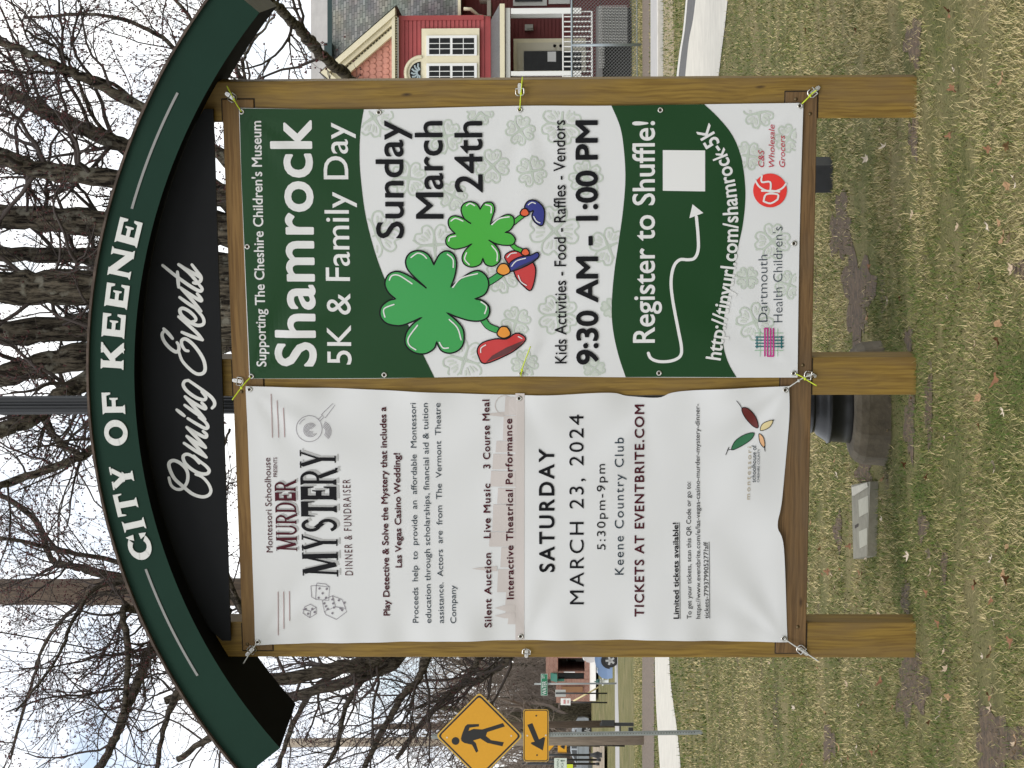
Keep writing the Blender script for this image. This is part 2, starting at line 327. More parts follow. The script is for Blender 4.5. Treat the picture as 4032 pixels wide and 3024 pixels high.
for (t0, t1, a, b) in ((2.932, 3.07, -1.262, 1.283), (.468, .606, -1.272, 1.30)):
    for s0, s1 in ((1.183, 1.361), (-.055, .118), (-1.297, -1.126)):
        e0, e1 = max(s0+.004, a-.004), min(s1-.004, b+.004)
        jg(e0, e1, -.01, .0015, t1, t1+.005); jg(e0, e1, -.01, .0015, t0-.005, t0)
        if a > s0 and a < s1: jg(a-.005, a, -.01, .0015, t0, t1)
        if b > s0 and b < s1: jg(b, b+.005, -.01, .0015, t0, t1)
boltm = mat('bolt_bronze', (.14, .10, .05), .45, .7)
for p in ((c3(733, 643)), (c3(825, 738)), (c5(777, 708)), (c5(845, 780)), (c6(1603, 857)), (c8(745, 745)), (c4(1565, 880))):
    s, t = S(*p, .008); m = MB(); V, F = [], []
    m.lathe([(.008, 0), (.0075, .003), (.004, .006)], 10); V = [(s+x, -(.006+z), t+y) for x, y, z in m.V]; mobj('bolt', V, m.F, boltm, sign, True)
# arch
green = mat('green_paint', (.0085, .030, .020), .6, var=.08, vs=3, bump=.04, bs=300, spec=.12)
black = mat('black_paint', (.004, .004, .004), .8, spec=.05)
panelm = mat('black_panel', (.0075, .0082, .0095), .6, var=.1, vs=4, spec=.12)
endm = mat('arch_end', (.085, .078, .062), .7, var=.2, vs=20)
CO_, RO_, CI_, RI_ = np.array([-.02, .833]), 2.843, np.array([-.011, .8725]), 2.605
A0 = math.atan2(2.865-CI_[1], 1.669-CI_[0]); A1 = math.atan2(2.878-CI_[1], -1.66-CI_[0])
na = 72; NF, NB = .2, -.365
ang = np.linspace(A0, A1, na)
inn = CI_+RI_*np.stack([np.cos(ang), np.sin(ang)], 1)
# outer points: on the outer circle along the same radial line
def outp(a):
    d = np.array([math.cos(a), math.sin(a)]); q = CI_-CO_; bq = q@d; return CI_+d*(-bq+math.sqrt(bq*bq-q@q+RO_**2))
otr = np.array([outp(a) for a in ang])
def arcbody():
    V = []; 
    for P in (inn, otr):
        for nn in (NF, NB): V += [(p[0], -nn, p[1]) for p in P]
    iF, iB, oF, oB = 0, na, 2*na, 3*na; F = []; mi = []
    for i in range(na-1):
        F.append((iF+i, iF+i+1, oF+i+1, oF+i)); mi.append(0); F.append((iB+i, oB+i, oB+i+1, iB+i+1)); mi.append(0)
        F.append((iF+i, iB+i, iB+i+1, iF+i+1)); mi.append(1); F.append((oF+i, oF+i+1, oB+i+1, oB+i)); mi.append(1)
    F.append((iF, oF, oB, iB)); mi.append(2); F.append((iF+na-1, iB+na-1, oB+na-1, oF+na-1)); mi.append(2)
    mobj('arch', V, F, [green, black, endm], sign, mi=mi)
arcbody()
# thin shingle edge along the top of the arch
def arcstrip(name, r0, r1, n0, n1, m, a0=A0-.004, a1=A1+.004, k=120, c=CO_, jag=0):
    V = []; F = []
    an = np.linspace(a0, a1, k)
    for i, a in enumerate(an):
        d = np.array([math.cos(a), math.sin(a)]); j = jag*random.uniform(-1, 1)
        for (r_, nn) in ((r0, n0), (r1, n0), (r1, n1), (r0, n1)):
            p = c+d*(r_+(j if r_ == r1 else 0)); V.append((p[0], -nn, p[1]))
    for i in range(k-1):
        for q in range(4): F.append((i*4+q, i*4+(q+1) % 4, (i+1)*4+(q+1) % 4, (i+1)*4+q))
    F += [(0, 1, 2, 3), tuple((k-1)*4+q for q in (3, 2, 1, 0))]
    return mobj(name, V, F, m, sign)
arcstrip('roof_edge', RO_+.0005, RO_+.011, NB-.02, NF+.022, mat('brown_shingle', (.075, .055, .045), .95, var=.6, vs=14), jag=.0012, k=220)
silver = mat('letter_silver', (.60, .60, .585), .4, var=.04, vs=60)
linem = mat('line_grey', (.23, .23, .225), .5)
rl1 = np.mean([np.linalg.norm(S(*p, NF)-CI_) for p in (c1(1145, 597), c1(865, 1355), c6(950, 368), c6(1275, 1062))])
def angof(p): v = S(*p, NF)-CI_; return math.atan2(v[1], v[0])
for p, q in ((c1(1145, 597), c1(865, 1355)), (c6(950, 368), c6(1275, 1062))):
    arcstrip('accent_line', rl1-.0055, rl1+.0055, NF+.0005, NF+.004, linem, angof(p), angof(q), 40, CI_)
# serif capitals as outline polygons in a unit cell
def bar(x0, y0, x1, y1, w):
    d = np.array([x1-x0, y1-y0]); d = d/np.linalg.norm(d); n = np.array([-d[1], d[0]])*w/2
    return [(x0+n[0], y0+n[1]), (x0-n[0], y0-n[1]), (x1-n[0], y1-n[1]), (x1+n[0], y1+n[1])]
def stem(x, w, y0=0, y1=1, f=.1):   # stem with flared ends
    return [(x-w/2-f, y0), (x+w/2+f, y0), (x+w/2+f*.7, y0+.05), (x+w/2, y0+.1), (x+w/2, y1-.1), (x+w/2+f*.7, y1-.05), (x+w/2+f, y1), (x-w/2-f, y1), (x-w/2-f*.7, y1-.05), (x-w/2, y1-.1), (x-w/2, y0+.1), (x-w/2-f*.7, y0+.05)]
def ring(cx, cy, rx, ry, wx, wy, a0=0, a1=360, n=28):
    A = np.radians(np.linspace(a0, a1, n)); o = [(cx+rx*math.cos(a), cy+ry*math.sin(a)) for a in A]; i = [(cx+(rx-wx)*math.cos(a), cy+(ry-wy)*math.sin(a)) for a in A]
    return [[o[k], o[k+1], i[k+1], i[k]] for k in range(n-1)]
def arm(x0, x1, y, w, up_, f=.13):   # horizontal arm ending in a beak
    return [(x0, y-w/2), (x1, y-w/2-(f if up_ < 1 else 0)), (x1, y+w/2+(f if up_ > -1 else 0)), (x1-.07, y+w/2), (x0, y+w/2)]
Wd = .24
GL = {
 'I': [stem(.5, .5, f=.22)],
 'T': [stem(.5, .26), [(0, .62), (.05, .62), (.1, .8), (.9, .8), (.95, .62), (1, .62), (1, 1), (0, 1)]],
 'E': [stem(.2, .28, f=.07), [(.3, .8), (.85, .8), (.92, .64), (1, .64), (1, 1), (.3, 1)], [(.3, 0), (1, 0), (1, .36), (.92, .36), (.85, .2), (.3, .2)], [(.3, .42), (.62, .42), (.66, .32), (.72, .32), (.72, .68), (.66, .68), (.62, .58), (.3, .58)]],
 'F': [stem(.2, .28, f=.08), [(.3, .8), (.85, .8), (.92, .62), (1, .62), (1, 1), (.3, 1)], [(.3, .40), (.64, .40), (.68, .30), (.75, .30), (.75, .66), (.68, .66), (.64, .57), (.3, .57)]],
 'K': [stem(.18, .26, f=.06), bar(.28, .42, .84, .95, .2), bar(.42, .56, .86, .03, .26), [(.6, 0), (1.02, 0), (1.0, .06), (.95, .1), (.7, .1)], [(.62, .9), (.95, .9), (1, .94), (1, 1), (.6, 1)]],
 'N': [stem(.12, .17, f=.07), stem(.88, .17, f=.07), bar(.12, .92, .88, .08, .27)],
 'Y': [stem(.5, .26, 0, .48, .1), bar(.5, .42, .14, .94, .24), bar(.5, .42, .86, .94, .19), [(0, .93), (.36, .93), (.36, 1), (0, 1)], [(.66, .93), (1, .93), (1, 1), (.66, 1)]],
 'O': ring(.5, .5, .52, .52, .27, .2, 0, 360, 40),
 'C': ring(.52, .5, .52, .52, .27, .2, 48, 312, 34)+[[(.78, .66), (1.0, .62), (.97, .98), (.86, .86)], [(.78, .34), (.86, .14), (.97, .04), (1.0, .36)]],
 'M': [bar(.12, 0, .17, 1, .1), bar(.86, 0, .82, 1, .2), bar(.17, .96, .5, .06, .2), bar(.8, .96, .5, .06, .08), [(-.02, 0), (.26, 0), (.26, .035), (-.02, .035)], [(.68, 0), (1.02, 0), (1.02, .035), (.68, .035)], [(0, .965), (.28, .965), (.28, 1), (0, 1)], [(.72, .965), (1, .965), (1, 1), (.72, 1)]],
 'S': ring(.5, .73, .42, .27, .2, .1, 20, 262)+ring(.5, .27, .44, .27, .2, .1, -155, 92)+[bar(.36, .58, .64, .42, .18)],
 'R': [stem(.2, .2, f=.08)]+ring(.42, .74, .46, .26, .2, .07, -90, 90)+[[(.2, .93), (.44, .93), (.44, 1), (.2, 1)], [(.2, .48), (.44, .48), (.44, .55), (.2, .55)], bar(.5, .5, .92, 0, .2), bar(.86, .03, 1.1, -.02, .07)],
 'U': [bar(.18, .34, .18, 1, .22), bar(.84, .34, .84, 1, .1)]+ring(.51, .34, .44, .35, .16, .1, 180, 360)+[[(.0, .965), (.38, .965), (.38, 1), (.0, 1)], [(.7, .965), (1, .965), (1, 1), (.7, 1)]],
 'D': [stem(.2, .2, f=.08)]+ring(.4, .5, .56, .5, .2, .08, -90, 90)+[[(.2, .925), (.42, .925), (.42, 1), (.2, 1)], [(.2, 0), (.42, 0), (.42, .075), (.2, .075)]],
}
GL['Yn'] = [bar(.5, 0, .5, .45, .2), bar(.5, .42, .14, .97, .2), bar(.5, .42, .86, .97, .09), [(0, .965), (.36, .965), (.36, 1), (0, 1)], [(.66, .965), (1, .965), (1, 1), (.66, 1)], [(.3, 0), (.7, 0), (.7, .035), (.3, .035)]]
k3 = K(350, 840, .651); k4 = K(350, 1440, .8197)
for ch, p, wpx in (('C', k4(245, 870), 106), ('I', k4(217, 765), 50), ('T', k4(180, 665), 90), ('Y', k4(160, 535), 92), ('O', k4(130, 322), 98), ('F', k4(118, 180), 84),
                   ('K', k3(142, 862), 103), ('E', k3(150, 680), 92), ('E', k3(170, 500), 92), ('N', k3(195, 300), 106), ('E', k3(240, 115), 98)):
    ctr = S(*p, NF+.004); v = ctr-CI_; a = math.atan2(v[1], v[0]); e = np.array([math.sin(a), -math.cos(a)]); u = np.array([math.cos(a), math.sin(a)])
    hh = .101; ww = wpx*9.75/FOC/.975; m = MB()
    for i, poly in enumerate(GL[ch]):
        P = [ctr+e*(x-.5)*ww+u*(y-.5)*hh for x, y in poly]
        m.prism([tuple(q) for q in P], -(NF+.0008), -(NF+.0055+.0002*(i % 7)))
    m.build('letter', silver, sign)
# header panel
pt = [(-1.2, 3.118), (1.246, 3.104)]; aa = [a for a in np.linspace(A0, A1, 60)]
top_ = [tuple(CI_+np.array([math.cos(a), math.sin(a)])*2.60) for a in aa]; top_ = [q for q in top_ if -1.2 < q[0] < 1.246]
top_ = [(1.246, 3.145)]+top_+[(-1.2, 3.158)]
m = MB(); m.prism(pt+top_, -.028, -.048); m.build('header_panel', panelm, sign)
# script lettering
def ribbon(P, wd, n0=0., dn=0., caps=True):
    P = np.asarray(P, float); k = len(P); wd = np.broadcast_to(np.asarray(wd, float), (k,)); T = np.gradient(P, axis=0); T /= np.linalg.norm(T, axis=1)[:, None]+1e-12
    Nn = np.stack([-T[:, 1], T[:, 0]], 1); h = n0+dn*np.linspace(0, 1, k); V = []; F = []
    for i in range(k): V += [(*(P[i]+Nn[i]*wd[i]/2), h[i]), (*(P[i]-Nn[i]*wd[i]/2), h[i])]
    F = [(2*i, 2*i+1, 2*i+3, 2*i+2) for i in range(k-1)]
    if caps:
        for e, sgn in ((0, -1), (k-1, 1)):
            b = len(V); a0 = math.atan2(T[e][1]*sgn, T[e][0]*sgn)
            V += [(*(P[e]+wd[e]/2*np.array([math.cos(a0+q), math.sin(a0+q)])), h[e]) for q in np.linspace(-math.pi/2, math.pi/2, 7)]; F.append(tuple(range(b, b+7)))
    return V, F
strokes_c = [[(123, 765), (140, 820), (180, 850), (225, 845), (258, 800), (265, 740), (245, 690), (200, 650), (155, 635), (125, 655), (130, 700), (165, 770), (230, 830), (300, 885), (370, 907), (420, 895), (438, 860), (420, 810), (375, 760), (325, 738)],
 [(350, 655), (310, 612), (262, 588), (230, 605), (245, 655), (300, 705), (360, 733), (410, 733), (425, 708), (400, 675), (355, 640), (310, 600)],
 [(237, 505), (320, 560), (405, 610)], [(400, 604), (330, 530), (258, 452)], [(258, 452), (330, 500), (400, 538)], [(398, 532), (330, 460), (258, 385)], [(258, 385), (330, 430), (395, 460), (405, 440), (380, 415)],
 [(265, 320), (330, 360), (395, 394), (415, 380), (395, 345), (350, 310)], [(182, 255), (240, 300)],
 [(242, 220), (320, 275), (395, 325)], [(390, 318), (320, 240), (245, 155)], [(245, 155), (320, 208), (390, 245), (397, 232), (370, 200)],
 [(268, 35), (240, 42), (232, 75), (265, 120), (330, 165), (385, 180), (400, 160), (370, 120)], [(268, 33), (350, 90), (430, 150), (462, 190), (465, 220), (447, 242)]]
strokes_e = [[(157, 622), (122, 580), (88, 545)], [(95, 558), (75, 590), (90, 640), (130, 690), (180, 725), (205, 712), (205, 675), (192, 652)],
 [(205, 720), (230, 790), (280, 850), (340, 895), (390, 895), (412, 860), (400, 790), (360, 720), (310, 660), (260, 625), (230, 635), (230, 670), (255, 710), (280, 718)],
 [(230, 572), (310, 605), (392, 632)], [(392, 630), (330, 560), (205, 450)], [(300, 492), (335, 482), (335, 455), (290, 410), (240, 385), (215, 400), (230, 440), (290, 490), (350, 518), (395, 510), (403, 480), (385, 440), (340, 390)],
 [(212, 300), (290, 355), (380, 408)], [(376, 402), (300, 310), (220, 225)], [(220, 225), (300, 280), (375, 325), (380, 310), (350, 270)], [(80, 50), (180, 130), (300, 215), (370, 250), (388, 232), (365, 200)], [(195, 100), (205, 220)],
 [(365, 200), (290, 110), (205, 42)], [(205, 42), (280, 90), (350, 128), (378, 150)], [(308, 45), (350, 100), (378, 140), (374, 172), (345, 190), (320, 185)]]
for strokes, kk, wpx in ((strokes_c, cm, 12.5), (strokes_e, ev, 12.5)):
    m = MB()
    for i, st in enumerate(strokes):
        P = cat([S(*kk(*q), .052) for q in st], 6); V, F = ribbon(P, wpx*9.8/FOC*(.9+.25*np.sin(np.linspace(0, math.pi, len(P)))), .0492+.0004*(i % 6), .002)
        m.add([(a, -c, b) for a, b, c in V], F)
    m.build('script_lettering', silver, sign)
# lashing rings
steel = mat('zinc_steel', (.55, .54, .52), .35, 1.0)
def dring(p, q):   # p: screw end, q: ring end (photo px)
    a = S(*p, .01); b = S(*q, .01); d = b-a; ln_ = np.linalg.norm(d); d /= ln_; n = np.array([-d[1], d[0]]); m = MB()
    f = lambda u, v, h: (a[0]+d[0]*u+n[0]*v, -h, a[1]+d[1]*u+n[1]*v)
    hw = .0085
    prof = [(-.008, -.6), (.0, -1), (ln_*.62, -1), (ln_*.7, -.5), (ln_*.7, .5), (ln_*.62, 1), (0, 1), (-.008, .6)]
    V = [f(u, v*hw, .0065) for u, v in prof]+[f(u, v*hw, .0095) for u, v in prof]; k = len(prof)
    m.add(V, [tuple(range(k, 2*k))]+[(i, (i+1) % k, k+(i+1) % k, k+i) for i in range(k)])
    g = math.pi
    path = [f(ln_*.30, -.015, .011), f(ln_*.30, .015, .011)]
    loop = [f(ln_*.62+.5*ln_*.4*math.sin(t)+ln_*.02, .018*math.cos(t), .012) for t in np.linspace(0, g, 9)]
    m.tube([f(ln_*.28, .018, .012)]+loop+[f(ln_*.28, -.018, .012), f(ln_*.28, .018, .012)], .0026, 6)
    sc1 = MB().lathe([(.005, 0), (.004, .003)], 8)
    for u in (0.002, ln_*.5): m.add([f(u+x, y, .0095+z) for x, y, z in sc1.V], sc1.F)
    m.build('lashing_ring', steel, sign, False)
for p, q in (((893, 370), (935, 398)), ((2046, 335), (2048, 385)), ((3222, 345), (3178, 383)), ((921, 1498), (965, 1505)), ((3208, 1481), (3160, 1474)), ((973, 2578), (1008, 2542)), ((2072, 2584), (2074, 2550)), ((3176, 2576), (3136, 2540))):
    dring(p, q)
# ------------------------------------------------------------------ banners
vin = lambda name, c: mat(name, c, .33, var=.03, vs=300, spec=.5)
vwhite = mat('vinyl_white', (.60, .605, .615), .36, spec=.5); vgreen = mat('vinyl_green', (.0065, .043, .0105), .36, spec=.22)
ink = mat('ink_black', (.005, .005, .007), .5, spec=.15); inkw = mat('ink_white', (.64, .64, .64), .4, spec=.3); maroon = mat('ink_maroon', (.062, .007, .014), .5, spec=.15)
grey = mat('ink_grey', (.37, .37, .37), .4); pgreen = mat('print_green', (.43, .48, .42), .4); sky_pink = mat('print_pinkgrey', (.50, .455, .44), .4)
linegrey = mat('print_line', (.17, .15, .18), .4); rose = mat('print_rose', (.33, .21, .21), .4)
cgreen = mat('clover_green', (.018, .27, .05), .35); cgreen2 = mat('clover_light', (.035, .33, .022), .35); cred = mat('boot_red', (.47, .02, .02), .35); cblue = mat('boot_blue', (.012, .018, .19), .35); corange = mat('cuff_orange', (.68, .25, .02), .35)
cverm = mat('cuff_vermilion', (.62, .085, .015), .35); logored = mat('logo_red', (.66, .028, .022), .35); teal = mat('logo_teal', (.01, .11, .12), .4); pink = mat('logo_pink', (.42, .02, .19), .4); lgreen = mat('logo_green', (.20, .42, .22), .4)
slate = mat('ink_slate', (.025, .04, .055), .5, spec=.15); inkred = mat('ink_red', (.42, .018, .04), .4); tan = mat('ink_tan', (.36, .30, .20), .4); leafg = mat('ink_leaf', (.012, .12, .045), .4); leafm = mat('ink_leafred', (.11, .012, .012), .4); leafy = mat('ink_leafyellow', (.60, .50, .26), .4); leafo = mat('ink_leaforange', (.66, .38, .20), .4)
def creases(lst):
    def f(s, t):
        z = np.zeros_like(np.asarray(s, float))
        for (cs, ct, A, Rr, k, ph, a0, sp) in lst:
            ds = s-cs; dt = t-ct; r = np.sqrt(ds*ds+dt*dt)+1e-6; a = np.arctan2(dt, ds)-a0; a = (a+math.pi) % (2*math.pi)-math.pi
            z = z+A*np.exp(-(r/Rr))*np.clip(r/.26, 0, 1)**1.6*np.cos(k*a+ph)*np.exp(-(a/sp)**2)
        return z
    return f
cr1 = creases([(.035, 3.0, .011, .5, 9, .4, -.8, .55), (1.25, 3.0, .006, .3, 12, 1, -2.3, .5), (1.25, 1.72, .007, .22, 9, 0, 3.14, .8), (1.25, .53, .005, .25, 10, .5, 2.35, .5), (.03, .53, .007, .3, 10, 2, .8, .5), (.03, 1.72, .006, .22, 9, .3, 0, .8)])
cr2 = creases([(0, 3.0, .010, .4, 10, .3, -2.2, .6), (-1.22, 3.0, .006, .3, 11, 1, -.8, .5), (0, .57, .009, .35, 9, 1, 2.2, .6), (-1.215, .56, .008, .35, 10, .6, .75, .5), (-.66, .93, .016, .25, 2.6, 0, -.9, 1.6), (-.10, 1.2, .012, .28, 5, 0, 2.6, .8), (-1.2, 1.75, .006, .3, 8, 1, 0, .8), (0, 1.78, .006, .3, 8, 0, 3.14, .8)])
def w1(s, t): return .014+cr1(s, t)+.003*np.sin(s*5.1+t*2.3)*np.sin(t*3.7)+.0015*np.sin(9*s-7*t)
def w2(s, t):
    e = np.exp(-((s+.02)/.12)**2); e2 = np.exp(-((s+1.2)/.12)**2); b = np.exp(-((t-.57)/.16)**2)
    return .016+cr2(s, t)+.004*np.sin(s*4.3-t*3.1)*np.sin(t*2.9+1)+.007*e*np.sin(t*9+.7)+.003*e*np.sin(t*23+1)+.006*e2*np.sin(t*13)+.0022*e2*np.sin(t*31+2)+.010*b*np.sin(s*8+1.2)+.0015*np.sin(15*s+9*t)
def coons(T_, B_, Lf, Rg, nu, nv):
    def samp(P, n):
        P = np.asarray(P); d = np.r_[0, np.cumsum(np.linalg.norm(np.diff(P, axis=0), axis=1))]; d /= d[-1]; Q = cat(P, 8); dq = np.r_[0, np.cumsum(np.linalg.norm(np.diff(Q, axis=0), axis=1))]; dq /= dq[-1]
        u = np.linspace(0, 1, n); return np.stack([np.interp(u, dq, Q[:, 0]), np.interp(u, dq, Q[:, 1])], 1)
    t = samp(T_, nu); b = samp(B_, nu); l_ = samp(Lf, nv); r_ = samp(Rg, nv); u = np.linspace(0, 1, nu)[None, :, None]; v = np.linspace(0, 1, nv)[:, None, None]
    return (1-v)*t[None]+v*b[None]+(1-u)*l_[:, None]+u*r_[:, None]-((1-u)*(1-v)*t[0]+u*(1-v)*t[-1]+(1-u)*v*b[0]+u*v*b[-1])
class Banner:
    def __init__(s, name, wf, grid, label):
        s.wf = wf; nv, nu = grid.shape[:2]; P = grid.reshape(-1, 2); n = wf(P[:, 0], P[:, 1])
        V = [(a, -h, b) for (a, b), h in zip(P, n)]+[(a, -h+.0008, b) for (a, b), h in zip(P, n)]; o = nu*nv
        F = [(j*nu+i, (j+1)*nu+i, (j+1)*nu+i+1, j*nu+i+1) for j in range(nv-1) for i in range(nu-1)]
        F += [tuple(q+o for q in f[::-1]) for f in F]
        s.o = mobj(name, V, F, vwhite, None, True); s.o.location = O; s.o.rotation_euler = (0, 0, -PHI); tag(s.o, label, 'banner', 'banners lashed to the notice frame')
    def put(s, name, V2, F, m, off, size=.04):
        """lay a flat print (s,t[,dn]) on the cloth"""
        bm = bmesh.new(); vs = [bm.verts.new((v[0], v[1], v[2] if len(v) > 2 else 0)) for v in V2]
        for f in F:
            if len(set(f)) > 2:
                try: bm.faces.new([vs[i] for i in f])
                except ValueError: pass
        A = np.array([v[:2] for v in V2]); lo = A.min(0); hi = A.max(0)
        for ax in (0, 1):
            k = int((hi[ax]-lo[ax])/size)
            for q in range(1, k+1):
                c = lo[ax]+(hi[ax]-lo[ax])*q/(k+1); pc = [0, 0, 0]; pc[ax] = c; pn = [0, 0, 0]; pn[ax] = 1
                bmesh.ops.bisect_plane(bm, geom=bm.verts[:]+bm.edges[:]+bm.faces[:], plane_co=pc, plane_no=pn)
        C = np.array([v.co[:] for v in bm.verts]); h = s.wf(C[:, 0], C[:, 1])
        for v, c, hh in zip(bm.verts, C, h): v.co = (c[0], -(hh+off+c[2]), c[1])
        bmesh.ops.recalc_face_normals(bm, faces=bm.faces[:])
        me = bpy.data.meshes.new(name); bm.to_mesh(me); bm.free(); me.materials.append(m); o = bpy.data.objects.new(name, me); col.objects.link(o); o.parent = s.o; return o
    def poly(s, name, pts, m, off, k=0, closed=True):
        P = [S(*p) for p in pts]
        if k: P = cat(P, k, True)
        T = tessellate_polygon([[Vector((a, b, 0)) for a, b in P]]); return s.put(name, [tuple(p) for p in P], T, m, off, .02)
    def polys(s, name, L_, m, off):
        mb = MB()
        for i, P in enumerate(L_):
            T = tessellate_polygon([[Vector((a, b, 0)) for a, b in P]]); mb.add([(p[0], p[1], .00015*(i % 8)) for p in P], [tuple(t) for t in T])
        return s.put(name, mb.V, mb.F, m, off)
    def ribs(s, name, L_, wpx, m, off, k=5, closed=False):
        mb = MB()
        for i, st in enumerate(L_):
            P = [S(*q) for q in st]; P = cat(P, k, closed) if k else np.array(P)
            if closed: P = np.vstack([P, P[:1]])
            V, F = ribbon(P, wpx*9.8/FOC, .0001*(i % 7), .0003); mb.add(V, F)
        return s.put(name, mb.V, mb.F, m, off)
    def text(s, body, p0, p1, cap, m, off=.0032, bold=0.0, shear=0, size=.03, path=None, sp=1.0):
        V, F, x0, x1 = textmesh(body, bold, shear, sp); a = S(*p0); b = S(*p1)
        sy = cap*9.8/FOC/CAPH
        if path is None:
            e = (b-a); ln_ = np.linalg.norm(e); e /= ln_; u = np.array([-e[1], e[0]]); kx = ln_/(x1-x0)
            V2 = [(*(a+e*(x-x0)*kx+u*y*sy), z) for x, y, z in V]
        else:
            P = cat([S(*q) for q in path], 12); d = np.r_[0, np.cumsum(np.linalg.norm(np.diff(P, axis=0), axis=1))]; T = np.gradient(P, axis=0); T /= np.linalg.norm(T, axis=1)[:, None]; V2 = []
            for x, y, z in V:
                q = (x-x0)/(x1-x0)*d[-1]; pt_ = np.array([np.interp(q, d, P[:, 0]), np.interp(q, d, P[:, 1])]); tt = np.array([np.interp(q, d, T[:, 0]), np.interp(q, d, T[:, 1])]); V2.append((*(pt_+np.array([-tt[1], tt[0]])*y*sy), z))
        return s.put('lettering', V2, F, m, off, size)
def textmesh(body, bold=0.0, shear=0, spacing=1.0):
    c = bpy.data.curves.new('t', 'FONT'); c.body = body; c.shear = shear; c.resolution_u = 4; c.space_character = spacing
    if bold < 0: c.offset = bold
    o = bpy.data.objects.new('t', c); col.objects.link(o); bpy.context.view_layer.update(); me = bpy.data.meshes.new_from_object(o)
    V = [(v.co.x, v.co.y, 0.0) for v in me.vertices]; F = [tuple(p.vertices) for p in me.polygons]
    bpy.data.objects.remove(o); bpy.data.curves.remove(c); bpy.data.meshes.remove(me)
    if bold > 0:      # heavier weight: a round-cornered stroke along every outline edge
        cnt = {}; 
        for f in F:
            for a, b in zip(f, f[1:]+f[:1]): cnt[(min(a, b), max(a, b))] = cnt.get((min(a, b), max(a, b)), 0)+1
        E = [e for e, k in cnt.items() if k == 1]; pts = set(); V0 = list(V)
        for i, (a, b) in enumerate(E):
            A = np.array(V0[a][:2]); B = np.array(V0[b][:2]); d = B-A; l = np.linalg.norm(d)
            if l < 1e-6: continue
            n = np.array([-d[1], d[0]])/l*bold; k = len(V); z = .00012+.00006*(i % 6); V += [(*q, z) for q in (A+n, A-n, B-n, B+n)]; F.append((k, k+1, k+2, k+3)); pts |= {a, b}
        for i, a in enumerate(pts):
            k = len(V); V += [(V0[a][0]+bold*math.cos(t), V0[a][1]+bold*math.sin(t), .0006+.00005*(i % 6)) for t in np.arange(8)*math.pi/4]; F.append(tuple(range(k, k+8)))
    xs_ = [v[0] for v in V]; return V, F, min(xs_), max(xs_)
CAPH = max(v[1] for v in textmesh('H')[0])
# right banner
T1 = [S(*p) for p in ((944, 1494), (930, 960), (940, 425))]; T1[0] = S(981, 1492); T1[1] = S(960, 960)
B1 = [S(*p) for p in ((3140, 1486), (3148, 960), (3163, 405))]; L1 = [S(*p) for p in ((981, 1492), (1513, 1490), (2055, 1482), (2595, 1487), (3140, 1486))]; R1 = [S(*p) for p in ((940, 425), (1427, 431), (2048, 417), (2404, 416), (3163, 405))]
b1 = Banner('vinyl_banner', w1, coons(T1, B1, L1, R1, 64, 128), 'green and white vinyl banner for the Shamrock family run, right of the middle post')
e_ = lambda L_, kk: [kk(*p) for p in L_]
gtop = e_([(775, 72), (755, 200), (750, 350), (760, 500), (785, 680), (830, 860), (885, 1020), (960, 1190), (1040, 1330), (1110, 1470), (1180, 1612)], r4)
P = [(943, 427), (1200, 430)]+[tuple(q) for q in cat(gtop, 5)]+[(1400, 1489), (984, 1491), (972, 1200), (962, 960), (951, 700)]
b1.poly('green_print', P, vgreen, .0016)
ga = e_([(738, 52), (790, 180), (812, 330), (818, 480), (805, 650), (780, 830), (755, 1000), (740, 1180), (745, 1320), (775, 1470), (820, 1608)], r5)
gb = e_([(1270, 45), (1350, 120), (1430, 220), (1480, 340), (1502, 480), (1505, 600), (1490, 740), (1460, 880), (1425, 1060), (1395, 1200), (1378, 1320), (1380, 1430), (1410, 1530), (1455, 1608)], r5)
b1.poly('green_print', [tuple(q) for q in cat(ga, 5)]+[tuple(q) for q in cat(gb, 5)[::-1]], vgreen, .0016)
# pale clover print
def clover_strokes(cx, cy, r, rot, kind):
    st = []; fl = []
    for q in range(4):
        a = rot+q*math.pi/2; ca, sa = math.cos(a), math.sin(a)
        heart = [(.08, 0), (.45, -.42), (.85, -.48), (1.0, -.22), (.84, 0), (1.0, .22), (.85, .48), (.45, .42)]
        pts = [(cx+r*(x*ca-y*sa), cy+r*(x*sa+y*ca)) for x, y in heart]; st.append(pts+[pts[0]])
        for yy in (-.28, -.1, .12, .3):
            fl.append([(cx+r*(x*ca-y*sa), cy+r*(x*sa+y*ca)) for x, y in ((.38+abs(yy)*.4, yy*.7), (.72, yy))])
    a = rot+.8; st.append([(cx, cy), (cx+r*.6*math.cos(a), cy+r*.6*math.sin(a)), (cx+r*1.05*math.cos(a+.25), cy+r*1.05*math.sin(a+.25))])
    return st, fl
cl_ = [r4(*p[:2])+(p[2]*.68,) for p in ((830, 120, 110), (1240, 230, 95), (1030, 470, 100), (1285, 570, 80), (1510, 400, 95), (850, 790, 130), (1180, 850, 120), (1350, 1510, 120), (1440, 90, 75))]
cl_ += [r5(*p[:2])+(p[2]*.68,) for p in ((215, 195, 82), (280, 430, 85), (450, 160, 115), (590, 465, 95), (410, 770, 140), (720, 860, 105), (430, 1250, 115), (190, 1290, 82), (240, 1530, 75), (110, 1030, 95), (1580, 95, 85), (1520, 340, 80), (1750, 240, 78), (1660, 830, 100), (1560, 1290, 105), (1515, 1040, 62), (1755, 1080, 78), (640, 1560, 60), (730, 1210, 52))]
S1 = []; S2 = []
def inside_white(q):
    x, y = q
    if not (438 < y < 1478 and x < 3132): return False
    gx = np.array(gtop); 
    if x < np.interp(y, gx[:, 1], gx[:, 0])+4: return False
    a = np.array(ga); b = np.array(gb)
    return not (np.interp(y, a[:, 1], a[:, 0])-4 < x < np.interp(y, b[:, 1], b[:, 0])+4)
